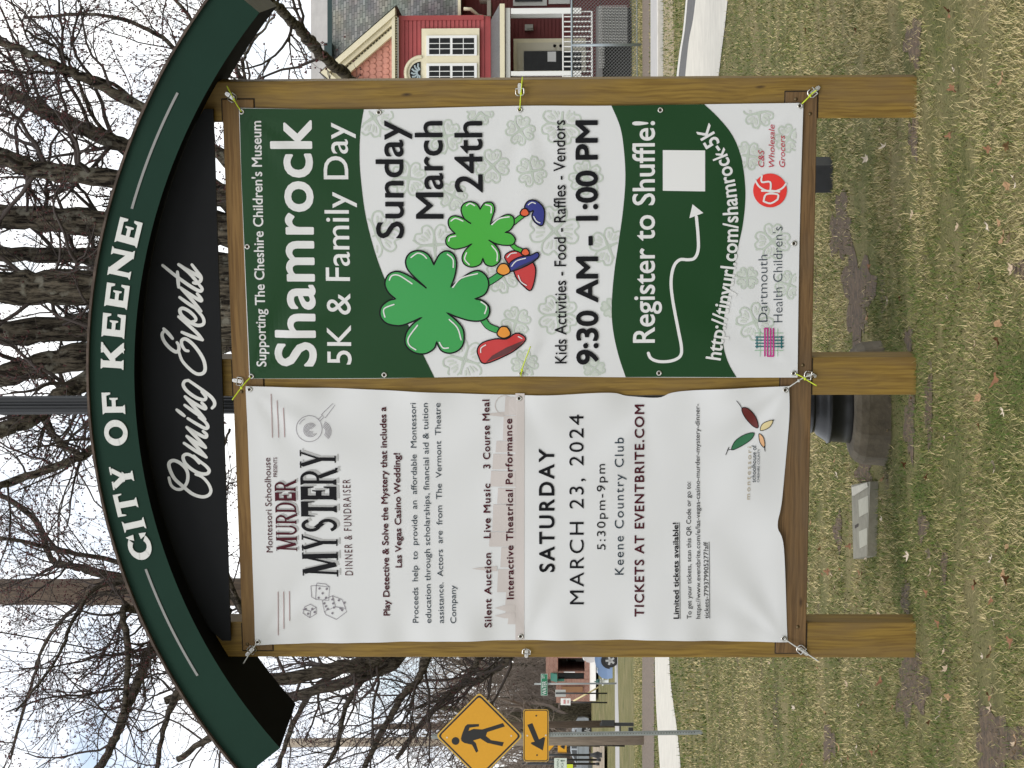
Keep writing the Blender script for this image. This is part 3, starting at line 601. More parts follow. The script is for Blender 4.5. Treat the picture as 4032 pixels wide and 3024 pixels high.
for i, (x, y, r_) in enumerate(cl_):
    st, fl = clover_strokes(x, y, r_, .35*i+.2, i)
    for T_, D_ in ((st, S1), (fl, S2)):
        for pp in T_:
            Q = [tuple(q) for q in cat(pp, 5)]; run = []
            for q in Q:
                if inside_white(q): run.append(q)
                else:
                    if len(run) > 2: D_.append(run)
                    run = []
            if len(run) > 2: D_.append(run)
b1.ribs('clover_print', S1, 6.5, pgreen, .0012, 0); b1.ribs('clover_print', S2, 8, mat('print_green2', (.50, .535, .49), .4), .0012, 0)
b1.text("Supporting The Cheshire Children's Museum", r4(216, 1548), r4(186, 140), 38, inkw, bold=.014, size=.018)
b1.text('Shamrock', r4(498, 1548), r4(470, 135), 154, inkw, bold=.020, size=.018, sp=1.04)
b1.text('5K & Family Day', r4(704, 1535), r4(680, 150), 94, inkw, bold=.004)
b1.text('Sunday', r4(1003, 812), r4(996, 138), 104, ink, .0052, bold=.012); b1.text('March', r4(1230, 700), r4(1222, 140), 104, ink, .0052, bold=.012); b1.text('24th', r4(1455, 550), r4(1450, 140), 104, ink, .0052, bold=.012)
b1.text('Kids Activities - Food - Raffles - Vendors', r5(481, 1528), r5(472, 135), 45, ink, .0052, bold=.006)
b1.text('9:30 AM - 1:00 PM', r5(659, 1535), r5(655, 135), 80, ink, .0052, bold=.026)
b1.text('Register to Shuffle!', r5(985, 1410), r5(985, 140), 83, inkw, bold=.012)
b1.text('http://tinyurl.com/shamrock-5K', (0, 0), (1, 1), 57, inkw, bold=.018, path=e_([(1362, 1512), (1397, 1290), (1432, 1100), (1457, 900), (1463, 700), (1447, 500), (1402, 335), (1355, 255), (1296, 152)], r5))
b1.text('Dartmouth', r5(1632, 1290), r5(1632, 907), 36, slate, bold=-.012); b1.text("Health Children's", r5(1718, 1293), r5(1718, 745), 36, slate, bold=-.012)
for tx, xx, y1 in (('C&S', 1613, 305), ('Wholesale', 1672, 160), ('Grocers', 1732, 222)): b1.text(tx, r5(xx, 405), r5(xx, y1), 22, inkred, shear=.25)
disc = lambda kk, cx, cy, r_, n=36: [kk(cx+r_*math.cos(a), cy+r_*math.sin(a)) for a in np.linspace(0, 2*math.pi, n, False)]
b1.poly('logo_disc', disc(r5, 1647, 538, 97), logored, .003)
b1.ribs('logo_mark', [e_(p, r5) for p in ([(1562, 480), (1590, 520), (1650, 545), (1710, 530), (1738, 500)], [(1600, 540), (1660, 540), (1700, 545)], [(1610, 600), (1650, 612), (1690, 590)], [(1648, 545), (1648, 490), (1600, 490), (1600, 455)], [(1610, 600), (1625, 560), (1690, 560), (1690, 590)])], 7, inkw, .0042, 4)
pill = lambda x0, x1, y, h: [(x0, y-h), (x1, y-h), (x1+h*.8, y), (x1, y+h), (x0, y+h), (x0-h*.8, y)]
b1.ribs('logo_weave', [e_([(x, 1330), (x, 1488)], r5) for x in (1590, 1690)]+[e_([(1560, y), (1722, y)], r5) for y in (1355, 1455)], 2, lgreen, .0034, 0)
b1.ribs('logo_weave', [e_([(x, 1375), (x, 1440)], r5) for x in (1572, 1712)]+[e_([(1565, y), (1722, y)], r5) for y in (1378, 1396, 1414, 1432)], 5, teal, .0036, 0)
b1.ribs('logo_weave', [e_([(x, 1330), (x, 1485)], r5) for x in (1617, 1633, 1650, 1666)]+[e_([(1617, 1328), (1633, 1328)], r5), e_([(1650, 1487), (1666, 1487)], r5), e_([(1633, 1487), (1650, 1487)], r5)], 6, pink, .0040, 0)
b1.poly('blank_square', [r5(1033, 307), r5(1033, 540), r5(1275, 543), r5(1275, 309)], inkw, .0028)
b1.ribs('arrow_print', [e_([(950, 1470), (965, 1500), (1010, 1518), (1080, 1515), (1130, 1490), (1140, 1440), (1120, 1330), (1090, 1170), (1080, 1060), (1095, 975), (1130, 935), (1180, 935), (1215, 925), (1235, 880), (1235, 800), (1225, 690)], r5)], 12, inkw, .0028)
b1.poly('arrow_print', e_([(1185, 697), (1203, 617), (1265, 667)], r5), inkw, .0030)
# two printed clovers with boots (plain stand-ins)
big = [(320, 365), (350, 310), (390, 290), (430, 310), (445, 360), (435, 430), (412, 490), (460, 450), (520, 410), (570, 400), (610, 430), (622, 480), (600, 530), (545, 555), (590, 565), (625, 600), (620, 650), (580, 675), (520, 675), (450, 655), (390, 630), (440, 670), (480, 720), (485, 790), (460, 835), (410, 855), (360, 840), (335, 790), (320, 830), (270, 858), (210, 850), (165, 810), (165, 750), (200, 697), (255, 655), (195, 683), (130, 703), (60, 690), (25, 650), (30, 600), (70, 565), (110, 555), (70, 520), (50, 470), (70, 420), (120, 402), (190, 430), (280, 495), (220, 440), (175, 390), (165, 340), (190, 300), (240, 288), (290, 310)]
sml = [(575, 60), (600, 25), (640, 25), (655, 60), (640, 110), (630, 145), (680, 110), (720, 90), (755, 100), (762, 140), (740, 175), (712, 188), (745, 195), (768, 225), (755, 255), (710, 260), (660, 250), (622, 230), (665, 265), (685, 310), (680, 350), (645, 375), (605, 365), (590, 330), (575, 365), (530, 380), (490, 365), (475, 330), (490, 290), (530, 250), (490, 270), (430, 280), (390, 255), (388, 220), (410, 200), (438, 195), (405, 160), (400, 120), (425, 97), (470, 105), (525, 140), (490, 115), (470, 70), (480, 35), (515, 18), (555, 30)]
def leafsplit(pts, ctr, inner):   # fill each of the four leaves as its own fan so creases stay sharp
    return pts
def outlined(name, pts, fill, off, lw=5, k=0):
    b1.poly(name, e_(pts, kl), fill, off, k); q = e_(pts, kl); q = [tuple(x) for x in (cat(q, 4, True) if k else q)]
    b1.ribs('print_outline', [q+[q[0]]], lw, ink, off+.0005, 0)
def softloop(pts, sharp):   # smooth between the sharp inner corners
    n = len(pts); idx = [i for i in range(n) if pts[i] in sharp]; o = []
    for a, b in zip(idx, idx[1:]+[idx[0]+n]):
        seg = [pts[i % n] for i in range(a, b+1)]; o += [tuple(q) for q in cat(seg, 4)[:-1]]
    return o
limb = lambda L_, wpx, m: (b1.ribs('print_outline', [e_(p, kl) for p in L_], wpx+7, ink, .0040), b1.ribs('clover_limb', [e_(p, kl) for p in L_], wpx, m, .0046))
limb([[(610, 470), (660, 440), (705, 405)], [(590, 665), (620, 705), (665, 725)]], 22, cgreen); limb([[(760, 135), (790, 110), (820, 88)], [(745, 250), (770, 275), (800, 288)]], 14, cgreen2)
big_s = softloop(big, {(320, 365), (412, 490), (545, 555), (390, 630), (335, 790), (255, 655), (110, 555), (280, 495)})
sml_s = softloop(sml, {(575, 60), (630, 145), (712, 188), (622, 230), (590, 330), (530, 250), (438, 195), (525, 140)})
outlined('clover', big_s, cgreen, .0052, 6); outlined('clover', sml_s, cgreen2, .0052, 5)
b1.ribs('print_highlight', [e_(p, kl) for p in ([(195, 325), (230, 302), (260, 310), (280, 330)], [(395, 308), (425, 335), (427, 380)], [(425, 490), (470, 440), (560, 415)], [(580, 570), (610, 595), (600, 635)], [(405, 668), (450, 715), (470, 780)], [(350, 795), (370, 825), (400, 825)], [(230, 700), (180, 770), (185, 810), (220, 835)], [(50, 655), (45, 610), (100, 585)], [(75, 450), (90, 425), (130, 425), (200, 470)], [(500, 40), (520, 28), (545, 40)], [(605, 35), (635, 45), (635, 80)], [(640, 145), (680, 112), (735, 102)], [(640, 262), (668, 300), (668, 345)], [(500, 300), (490, 335), (515, 365)], [(402, 235), (410, 215), (440, 208)], [(415, 125), (440, 110), (480, 125)])], 5, inkw, .0064)
outlined('boot', [(565, 870), (560, 830), (590, 795), (660, 775), (720, 775), (770, 745), (810, 755), (825, 780), (790, 820), (720, 865), (600, 912)], cred, .0046, 5, 4)
outlined('boot', [(710, 330), (730, 300), (770, 290), (810, 310), (870, 360), (880, 420), (855, 508), (810, 480), (775, 440), (755, 395)], cred, .0046, 5, 4)
outlined('boot', [(735, 390), (740, 355), (790, 325), (850, 315), (890, 298), (898, 322), (860, 355), (800, 385), (740, 405)], cblue, .0062, 5, 4)
outlined('boot', [(820, 50), (840, 15), (880, 12), (920, 45), (930, 90), (918, 150), (880, 135), (860, 100), (868, 68), (848, 75)], cblue, .0052, 5, 4)
soled = mat('boot_sole', (.085, .012, .014), .4); soleb = mat('boot_sole_blue', (.006, .008, .05), .4)
b1.poly('boot_sole', e_([(605, 906), (640, 868), (720, 822), (818, 782), (788, 818), (720, 860)], kl), soled, .0058); b1.poly('boot_sole', e_([(742, 402), (795, 372), (850, 348), (893, 324), (858, 352), (800, 383)], kl), soleb, .0074)
b1.ribs('print_highlight', [e_(p, kl) for p in ([(578, 850), (580, 825), (605, 808)], [(785, 762), (805, 772)], [(785, 425), (800, 460), (830, 480)], [(725, 325), (745, 305), (775, 300)], [(748, 375), (775, 345), (825, 330)], [(840, 35), (860, 22), (880, 28)], [(870, 100), (885, 125), (905, 135)])], 4, inkw, .0078)
for cx, cy, r_, mm_ in ((703, 392, 36, corange), (705, 738, 36, corange), (820, 78, 24, cverm), (824, 297, 22, cverm)):
    outlined('cuff', [(cx+r_*math.cos(a)*(1+.12*math.sin(3*a)), cy+r_*.9*math.sin(a)) for a in np.linspace(0, 2*math.pi, 12, False)], mm_, .0070, 5, 3)
# left banner
T2 = [S(*p) for p in ((1006, 2538), (988, 2050), (968, 1519))]; B2 = [S(*p) for p in ((3101, 2530), (3086, 2158), (3061, 2069), (3080, 1960), (3107, 1660), (3106, 1519))]
L2 = [S(*p) for p in ((1006, 2538), (1400, 2531), (1986, 2522), (2600, 2521), (3101, 2530))]; R2 = [S(*p) for p in ((968, 1519), (1410, 1533), (2060, 1557), (2383, 1546), (2473, 1561), (2594, 1567), (2690, 1541), (3106, 1519))]
b2 = Banner('vinyl_banner', w2, coons(T2, B2, L2, R2, 84, 150), 'white vinyl banner for a mystery dinner, left of the middle post')
# skyline print
sk = [[(1440, 1380, 1705), (1385, 1300, 1705), (1300, 1160, 1655), (1148, 1025, 1675), (1020, 930, 1605), (925, 760, 1625), (755, 660, 1655), (650, 555, 1612), (545, 450, 1625), (440, 370, 1645), (365, 215, 1690), (210, 100, 1700), (1500, 1446, 1720)]]
pol = [[S(*r6(x, y)) for x, y in ((xt, ya), (xt+6, yb), (1768, yb), (1768, ya))] for ya, yb, xt in sk[0]]
pol += [[S(*r6(x, y)) for x, y in ((1500, 1156), (1540, 1150), (1655, 1140), (1655, 1172), (1540, 1162))], [S(*r6(x, y)) for x, y in ((1640, 1398), (1700, 1380), (1766, 1380), (1766, 1415), (1700, 1415))], [S(*r6(x, y)) for x, y in ((1640, 1447), (1700, 1430), (1766, 1428), (1766, 1462), (1700, 1462))], [S(*r6(x, y)) for x, y in ((1540, 205), (1600, 200), (1700, 190), (1700, 222), (1600, 210))]]
pol += [[S(*r7(x, y)) for x, y in ((46, 1600), (46, 78), (102, 78), (100, 1596))]]
b2.polys('skyline_print', pol, sky_pink, .0012)
b2.ribs('skyline_print', [[r6(1700+58*math.cos(a), 150+58*math.sin(a)) for a in np.linspace(0, 6.28, 20)]], 3, sky_pink, .0016, 0)
t2 = b2.text
t2('Montessori Schoolhouse', r6(272, 1055), r6(257, 472), 25, maroon); t2('PRESENTS', r6(300, 590), r6(300, 470), 15, maroon)
def serif(word, p0, p1, hpx, m, off, ws, dx=0, dy=0):
    a = S(p0[0]+dx, p0[1]+dy); b = S(p1[0]+dx, p1[1]+dy); e = b-a; ln_ = np.linalg.norm(e); e /= ln_; u = np.array([-e[1], e[0]]); tot = sum(ws); x = 0; hh = hpx*9.8/FOC; L_ = []
    for ch, wi in zip(word, ws):
        ww = wi/tot*ln_
        for poly in GL['Yn' if ch == 'Y' else ch]: L_.append([a+e*(x+(.04+.92*px)*ww)+u*py*hh for px, py in poly])
        x += ww
    return b2.polys('lettering', L_, m, off)
wm = [1.35, .95, .95, 1.0, .95, .95, .95]; MY = [1.5, 1.05, .95, .95, .85, 1.0, 1.1]
for dx, dy, m_, of in ((7, -5, grey, .0012), (0, 0, maroon, .0030)): serif('MURDER', r6(424, 1050), r6(412, 610), 84, m_, of, [1.4, 1, 1, 1.05, .85, 1.05], dx, dy)
for dx, dy, m_, of in ((11, -7, grey, .0012), (0, 0, ink, .0030)): serif('MYSTERY', r6(676, 1207), r6(660, 422), 144, m_, of, MY, dx, dy)
t2('DINNER & FUNDRAISER', r6(767, 1195), r6(750, 605), 31, maroon, bold=-.004, sp=1.3)
t2('Play Detective & Solve the Mystery that includes a', r6(994, 1445), r6(969, 160), 25, maroon, bold=.018); t2('Las Vegas Casino Wedding!', r6(1068, 1147), r6(1055, 445), 25, maroon, bold=.018)
for tx, xa, xb, yb in (('Proceeds  help  to  provide  an  affordable  Montessori', 1170, 1154, 135), ('education through scholarships, financial aid & tuition', 1249, 1228, 135), ('assistance.  Actors  are  from  The  Vermont  Theatre', 1327, 1305, 135), ('Company', 1403, 1400, 1258)):
    t2(tx, r6(xa, 1490), r6(xb, yb), 23, slate)
for tx, a, b in (('Silent Auction', (1620, 1518), (1617, 1060)), ('Live Music', (1614, 968), (1612, 633)), ('3 Course Meal', (1612, 540), (1606, 115)), ('Interactive Theatrical Performance', (1757, 1343), (1746, 232))): t2(tx, r6(*a), r6(*b), 27, maroon, .0040, bold=.018, sp=1.12)
t2('SATURDAY', r7(285, 1175), r7(282, 418), 58, ink, bold=.022, sp=1.28); t2('MARCH 23, 2024', r7(467, 1375), r7(465, 208), 56, ink, sp=1.22); t2('5:30pm-9pm', r7(600, 1037), r7(598, 510), 33, ink, sp=1.2); t2('Keene Country Club', r7(712, 1192), r7(712, 348), 35, slate, sp=1.2)
t2('TICKETS AT EVENTBRITE.COM', r7(836, 1450), r7(838, 148), 36, maroon, bold=.018, sp=1.16)
t2('Limited tickets available!', r7(1052, 1462), r7(1048, 872), 21, ink, bold=.016); t2('To get your tickets, scan this QR Code or go to:', r7(1130, 1462), r7(1125, 622), 18, ink)
t2('https://www.eventbrite.com/e/las-vegas-casino-murder-mystery-dinner-', r7(1185, 1462), r7(1180, 142), 18, ink); t2('tickets-779379905277?aff', r7(1237, 1462), r7(1232, 990), 18, ink)
b2.ribs('underline', [e_([(1060, 1463), (1056, 872)], r7), e_([(1243, 1463), (1239, 990)], r7)], 2, ink, .0026, 12)
t2('montessori', r7(1490, 728), r7(1500, 405), 17, tan, sp=1.35); t2('schoolhouse of', r7(1526, 622), r7(1530, 395), 18, slate); t2('CHESHIRE COUNTY', r7(1548, 622), r7(1552, 418), 9, slate)
for pts, m_, stm in (([(1440, 165), (1480, 168), (1528, 225), (1542, 287), (1505, 275), (1455, 215)], leafm, [(1442, 168), (1425, 140), (1408, 120)]), ([(1516, 320), (1500, 358), (1440, 400), (1378, 425), (1400, 370), (1460, 330)], leafg, [(1380, 422), (1350, 425), (1362, 408), (1342, 455)]), ([(1556, 305), (1570, 262), (1632, 240), (1610, 285)], leafy, [(1630, 244), (1638, 238)]), ([(1546, 325), (1575, 350), (1582, 410), (1553, 380)], leafo, [(1578, 400), (1584, 432)])):
    b2.poly('leaf_print', e_(pts, r7), m_, .0026, 4); q = [tuple(x) for x in cat(e_(pts, r7), 4, True)]
    b2.ribs('leaf_outline', [q+[q[0]], e_(stm, r7)], 2.6, ink, .0032, 0)
b2.ribs('accent_line', [e_(p, r6) for p in ([(305, 1300), (306, 1565)], [(339, 1300), (341, 1525)], [(374, 1298), (377, 1475)], [(263, 80), (270, 347)], [(300, 120), (308, 347)], [(339, 165), (345, 345)])], 3, rose, .0026, 6)
circ = lambda cx, cy, r_, n=24, a0=0, a1=2*math.pi: [r6(cx+r_*math.cos(a), cy+r_*math.sin(a)) for a in np.linspace(a0, a1, n)]
mg = [circ(497, 293, 80), circ(497, 293, 66, 10, 3.6, 4.3), e_([(555, 235), (575, 215)], r6), e_([(565, 245), (585, 225)], r6), e_([(572, 208), (640, 142), (655, 150), (595, 228), (572, 208)], r6)]
mg += [circ(505, 300, q, 16, .5+.25*(q % 3), 5.6+.2*(q % 2)) for q in (10, 18, 26, 34, 42)]+[circ(570, 310, q, 12, -1.2, .8) for q in (30, 38, 46, 54, 62)]
b2.ribs('magnifier_print', mg, 1.7, linegrey, .0026, 0)
dice = [[(540, 1260), (537, 1345), (617, 1352), (623, 1268), (540, 1260)], [(540, 1260), (545, 1245), (600, 1250), (623, 1268)], [(540, 1345), (512, 1330), (507, 1262), (540, 1260)], [(640, 1322), (577, 1352), (590, 1420), (660, 1390), (640, 1322)], [(660, 1390), (720, 1400), (728, 1420), (665, 1468), (600, 1440), (590, 1420)], [(640, 1322), (700, 1345), (722, 1400)], [(505, 1375), (470, 1390), (458, 1430), (500, 1460), (540, 1435), (540, 1395), (505, 1375)], [(500, 1460), (505, 1420), (540, 1395)], [(505, 1420), (458, 1405)]]
b2.ribs('dice_print', [e_(p, r6) for p in dice], 2.2, linegrey, .0026, 0)
dots = [(555, 1335), (560, 1278), (580, 1307), (600, 1335), (605, 1280), (590, 1370), (610, 1405), (600, 1388), (640, 1345), (650, 1395), (645, 1370), (690, 1400), (640, 1430), (700, 1410), (715, 1365), (680, 1350), (475, 1405), (490, 1435), (515, 1405), (530, 1425)]
b2.polys('dice_print', [[S(*r6(x+7*math.cos(a), y+7*math.sin(a))) for a in np.linspace(0, 6.28, 9)[:-1]] for x, y in dots], linegrey, .0026)
# grommets
def grommets(b, L_):
    for p in L_:
        s, t = S(*p); h = float(b.wf(np.array([s]), np.array([t]))[0]); m = MB(); k = 14; V = []; F = []
        for r_, z in ((.0125, .0005), (.0115, .003), (.008, .0035), (.0062, .0012)): V += [(s+r_*math.cos(a), -(h+.0028+z), t+r_*math.sin(a)) for a in np.linspace(0, 2*math.pi, k, False)]
        for j in range(3): F += [(j*k+i, j*k+(i+1) % k, (j+1)*k+(i+1) % k, (j+1)*k+i) for i in range(k)]
        g = mobj('grommet', V, F, mat('nickel', (.5, .49, .46), .3, 1.0), b.o, True)
        mobj('eyelet_hole', [(s+.0064*math.cos(a), -(h+.0040), t+.0064*math.sin(a)) for a in np.linspace(0, 2*math.pi, k, False)], [tuple(range(k))], gap, g)
grommets(b1, [(951, 440), c2(645, 580), (2047, 432), c2(2098, 568), c3(760, 685), r5(1785, 842), r5(1783, 1585), r5(1012, 1585), (2052, 1470), r4(893, 1595), (990, 1482), r4(108, 860)])
grommets(b2, [(984, 1531), (2045, 1569), c5(665, 865), c8(655, 820), c7(1163, 807), (1016, 2525)])
# cable ties
ty = mat('tie_yellow', (.50, .60, .02), .4); tcl = mat('tie_clear', (.50, .50, .48), .25)
def tie(pts, m, label, group):
    P = cat([(lambda q: (q[0], -p[2], q[1]))(S(p[0], p[1], p[2])) for p in pts], 5); mb = MB(); mb.tube(P, .0028, 6)
    # lock head and the loop through the eyelet
    i = len(P)//2; c = P[i]; mb.box(c[0]-.006, c[0]+.006, c[1]-.006, c[1]+.004, c[2]-.005, c[2]+.005, .0015)
    o = mb.build('cable_tie', m, None, True); o.location = O; o.rotation_euler = (0, 0, -PHI); tag(o, label, 'cable tie', group)
gy = 'yellow cable ties holding the right banner'
tie([(951, 440, .016), (930, 408, .030), (915, 380, .034), (893, 338, .05)], ty, 'yellow cable tie at the top right corner of the green and white banner', gy)
tie([(2047, 432, .016), (2049, 395, .03), (2053, 350, .034), (2057, 303, .05)], ty, 'yellow cable tie standing up at the middle of the right post', gy)
tie([(3150, 416, .016), (3175, 392, .03), (3198, 368, .034), (3216, 355, .036)], ty, 'short yellow cable tie at the bottom right corner of the green and white banner', gy)
tie([(988, 1484, .016), (965, 1508, .03), (940, 1540, .036), (914, 1575, .05)], ty, 'yellow cable tie with long tail above the white banner corner', gy)
tie([(2052, 1482, .012), (2052, 1472, .028), (2060, 1440, .04), (2089, 1364, .06)], ty, 'thin yellow cable tie tail lying over the clover print by the middle post', gy)
tie([(3125, 1469, .016), (3155, 1482, .03), (3180, 1498, .036), (3216, 1519, .05)], ty, 'yellow cable tie with straight tail above the bottom of the middle post', gy)
gc = 'clear cable ties holding the white banner'
tie([(1016, 2525, .016), (1000, 2548, .03), (985, 2570, .034), (958, 2613, .05)], tcl, 'clear cable tie at the top left corner of the white banner', gc)
tie([(3092, 1534, .016), (3125, 1512, .03), (3160, 1490, .03), (3206, 1471, .04)], tcl, 'clear cable tie from the white banner to the foot of the middle post', gc)
tie([(3086, 2514, .016), (3125, 2540, .03), (3165, 2566, .036), (3223, 2603, .05)], tcl, 'clear cable tie at the bottom left corner of the white banner', gc)
#@@PART2
# ------------------------------------------------------------------ things on the near lawn
conc_old = mat('old_concrete', (.115, .095, .066), .95, var=.4, vs=9, bump=.5, bs=50)
castm = mat('cast_black', (.008, .009, .011), .38, bump=.05, bs=40, spec=.5)
lp = empty('lamp_post', (-.10, 10.97, 0), 0, 'black fluted lamp post on a round concrete footing behind the notice frame', 'lamp post')
m = MB(); m.lathe([(.33, -.1), (.31, .02), (.305, .10), (.29, .135), (.265, .158), (.24, .163)], 12); m.build('footing', conc_old, lp, False)
m = MB(); m.lathe([(.198, .160), (.200, .168), (.196, .19), (.192, .255), (.200, .262), (.200, .276), (.188, .283), (.176, .30), (.160, .325), (.142, .338), (.146, .346), (.150, .354), (.138, .366), (.124, .392), (.128, .40), (.118, .42), (.098, .55), (.088, .75), (.093, .78), (.075, .82), (.060, .95)], 40); m.build('base', castm, lp, True)
k = 48; fl = [(.0465 if i % 3 else .041) for i in range(k)]; m = MB(); V = []; F = []
for z in (.9, 2.2, 3.4, 4.6):
    V += [(fl[i]*math.cos(2*math.pi*i/k), fl[i]*math.sin(2*math.pi*i/k), z) for i in range(k)]
for j in range(3): F += [(j*k+i, j*k+(i+1) % k, (j+1)*k+(i+1) % k, (j+1)*k+i) for i in range(k)]
mobj('fluted_shaft', V, F, castm, lp)
q = GP(3274, 688); m = MB(); m.box(-.085, .085, -.085, .085, -.05, .9, .006); m.box(-.095, .095, -.095, .095, .9, .93, .005)
o = m.build('metal_post', mat('dark_metal', (.02, .021, .024), .5, var=.2, vs=20)); o.location = q; o.rotation_euler = (0, 0, R(-24)); tag(o, 'short square black metal post on the lawn between the right and middle posts', 'post')
# concrete vault cover lying in the grass
cv = empty('vault_cover', (0, 0, 0), 0, 'flat worn concrete utility cover sunk in the grass beside the lamp footing', 'utility cover')
r8 = K(3280, 1930, .1808)
qs = [GP(*r8(560, -110)), GP(*r8(990, -190)), GP(*r8(960, 1440)), GP(*r8(640, 1500))]; qs = [(p[0], p[1]) for p in qs]
m = MB(); m.prism(qs, -.05, .028, lambda a, b, c: (a, b, c)); m.build('slab', mat('slab_concrete', (.17, .16, .122), .9, var=.2, vs=14, bump=.3, bs=60), cv)
def onslab(L_, z): return [(GP(*r8(*p))[0], GP(*r8(*p))[1]) for p in L_]
m = MB(); m.prism(onslab([(735, 215), (955, 115), (968, 480), (765, 585)], 0), .0285, .0300, lambda a, b, c: (a, b, c)); m.build('plate', mat('slab_plate', (.30, .29, .235), .9, var=.1, vs=30), cv)
m = MB(); m.prism(onslab([(765, 900), (950, 820), (960, 1180), (790, 1270)], 0), .0285, .0300, lambda a, b, c: (a, b, c)); m.build('plate', MATS['slab_plate'], cv)
m = MB(); m.prism(onslab([(662, 770), (745, 720), (745, 790), (668, 835)], 0), .0285, .0295, lambda a, b, c: (a, b, c)); m.build('lift_hole', gap, cv)
m = MB(); m.prism(onslab([(585, -60), (610, 125), (640, 120), (830, 5), (960, -75), (940, -165)], 0), .0285, .034, lambda a, b, c: (a, b, c)); m.build('rim', mat('slab_rim', (.36, .345, .29), .9, var=.15, vs=20), cv)
# fallen leaves
lv = []
for q_ in range(4):
    n = 15; a = np.linspace(0, 2*math.pi, n, False); rr = .035*(1+.35*np.cos(5*a+.5*q_)*(.6+.2*q_ % .4))*(1+.15*rng.normal(size=n)); x = rr*np.cos(a)*1.3; y = rr*np.sin(a)*.85
    z = .012+.5*(y*y)/.03*(.6 if q_ % 2 else -.4)+.25*x*x/.04+.004*rng.normal(size=n)
    V = [(0, 0, .004+.003*q_)]+[tuple(v) for v in np.stack([x, y, np.abs(z)], 1)]
    me_m = mat('dry_leaf_%d' % q_, [(.30, .18, .09), (.42, .32, .22), (.20, .09, .04), (.50, .42, .33)][q_], .8, var=.3, vs=40)
    o = mobj('fallen_leaf', V, [(0, 1+i, 1+(i+1) % n) for i in range(n)], me_m); lv.append(o)
lspots = [c3(2145, 945), c3(1310, 840), c3(530, 330), c3(1335, 950), c3(2140, 1208), c3(2160, 1540), c3(1145, 200), c3(985, 1570), c3(815, 195), c3(830, 40), c5(1238, 75), c5(1232, 340), c5(1225, 390), c5(1930, 580), c5(1955, 190), c5(2110, 1000), c5(1950, 1100), c5(2170, 90), c5(1610, 1430), c5(1020, 1410), c5(1005, 1320), c5(1355, 1130), c8(1040, 370), c8(1055, 400), c8(910, 235), c8(985, 400), c8(965, 390), c8(740, 1270), c8(280, 1130), c8(580, 975), c8(895, 1010), c8(1165, 1240), c8(1185, 1245), c8(1085, 1110), c8(2030, 570), c8(2040, 310), c8(2110, 400), c8(2120, 440), c8(2160, 850), c8(2050, 700), c8(2030, 910), c8(1640, 390), c8(1680, 720), c8(1980, 930), c8(2140, 240), c8(2190, 1570), c8(1095, 1590), c8(1060, 1620), c8(1290, 1540), c8(740, 1180), c8(1110, 220), c8(1215, 280), c8(1180, 410), c8(310, 1300), c8(1380, 1270), c8(1700, 1320), c8(880, 120), c8(1010, 500), c8(1300, 1100), c8(830, 600), c8(1150, 600)]
lspots += [c8(random.uniform(700, 2200), random.uniform(20, 1640)) for _ in range(34)]+[c5(random.uniform(1300, 2200), random.uniform(20, 1640)) for _ in range(16)]+[c3(random.uniform(1100, 2200), random.uniform(20, 1640)) for _ in range(16)]
kinds = ['reddish brown', 'pale tan', 'dark brown', 'bleached white']
for i, p in enumerate(lspots):
    q_ = i % 4; o = lv[q_] if i < 4 else lv[q_].copy()
    if i >= 4: col.objects.link(o)
    if (abs(p[0]-3430) < 190 and 1300 < p[1] < 2250) or p[0] < 3250: pass
    g = GP(*p); o.location = (g[0], g[1], g[2]+.016); s_ = random.uniform(.28, .6); o.scale = (s_, s_, s_); o.rotation_euler = (random.uniform(-.5, .5), random.uniform(-.5, .5), random.uniform(0, 6.3))
    tag(o, 'small %s curled dead leaf lying on the lawn' % kinds[q_], 'leaf', '%s fallen leaves on the lawn' % kinds[q_])
# ------------------------------------------------------------------ red house
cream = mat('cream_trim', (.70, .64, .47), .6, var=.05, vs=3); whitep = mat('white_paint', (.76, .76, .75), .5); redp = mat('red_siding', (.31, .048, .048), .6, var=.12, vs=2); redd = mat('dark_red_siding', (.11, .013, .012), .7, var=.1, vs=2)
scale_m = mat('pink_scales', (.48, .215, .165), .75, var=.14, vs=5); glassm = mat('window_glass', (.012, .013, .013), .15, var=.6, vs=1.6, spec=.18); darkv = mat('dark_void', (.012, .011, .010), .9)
metalroof = mat('porch_metal', (.115, .12, .12), .55, var=.3, vs=3, stretch=(14, 1, 1)); greyw = mat('grey_trim', (.50, .50, .48), .7)
HY = 65.0
house = empty('house', (9.5, HY, 0), 0, 'red clapboard house with grey roof, pink gable and cream trim beyond the street', 'house')
HO = np.array([9.5, HY, 0])
def hp(p, y=HY): v = DP(p[0], p[1], y)-HO; return v[0], v[2]
def hbox(m, p, q, y0, y1):   # two photo corners -> box between depths y0 (front) and y1
    (a, b), (c, d) = hp(p, y0), hp(q, y0); return m.box(min(a, c), max(a, c), y0-HY, y1-HY, min(b, d), max(b, d))
def clap(m, x0, x1, z0, z1, y, st=.112):
    z = z0
    while z < z1:
        t = min(z+st, z1); m.add([(x0, y-.034, z), (x1, y-.034, z), (x1, y-.004, t), (x0, y-.004, t)], [(0, 1, 2, 3)]); m.add([(x0, y-.034, z), (x1, y-.034, z), (x1, y, z), (x0, y, z)], [(0, 3, 2, 1)]); z += st
    return m
xl = 1.5-9.5
# main wall behind the bay
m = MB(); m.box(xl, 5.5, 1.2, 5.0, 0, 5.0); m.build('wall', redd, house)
m = clap(MB(), xl, 5.5, .9, 5.0, 1.19); m.build('siding', redd, house)
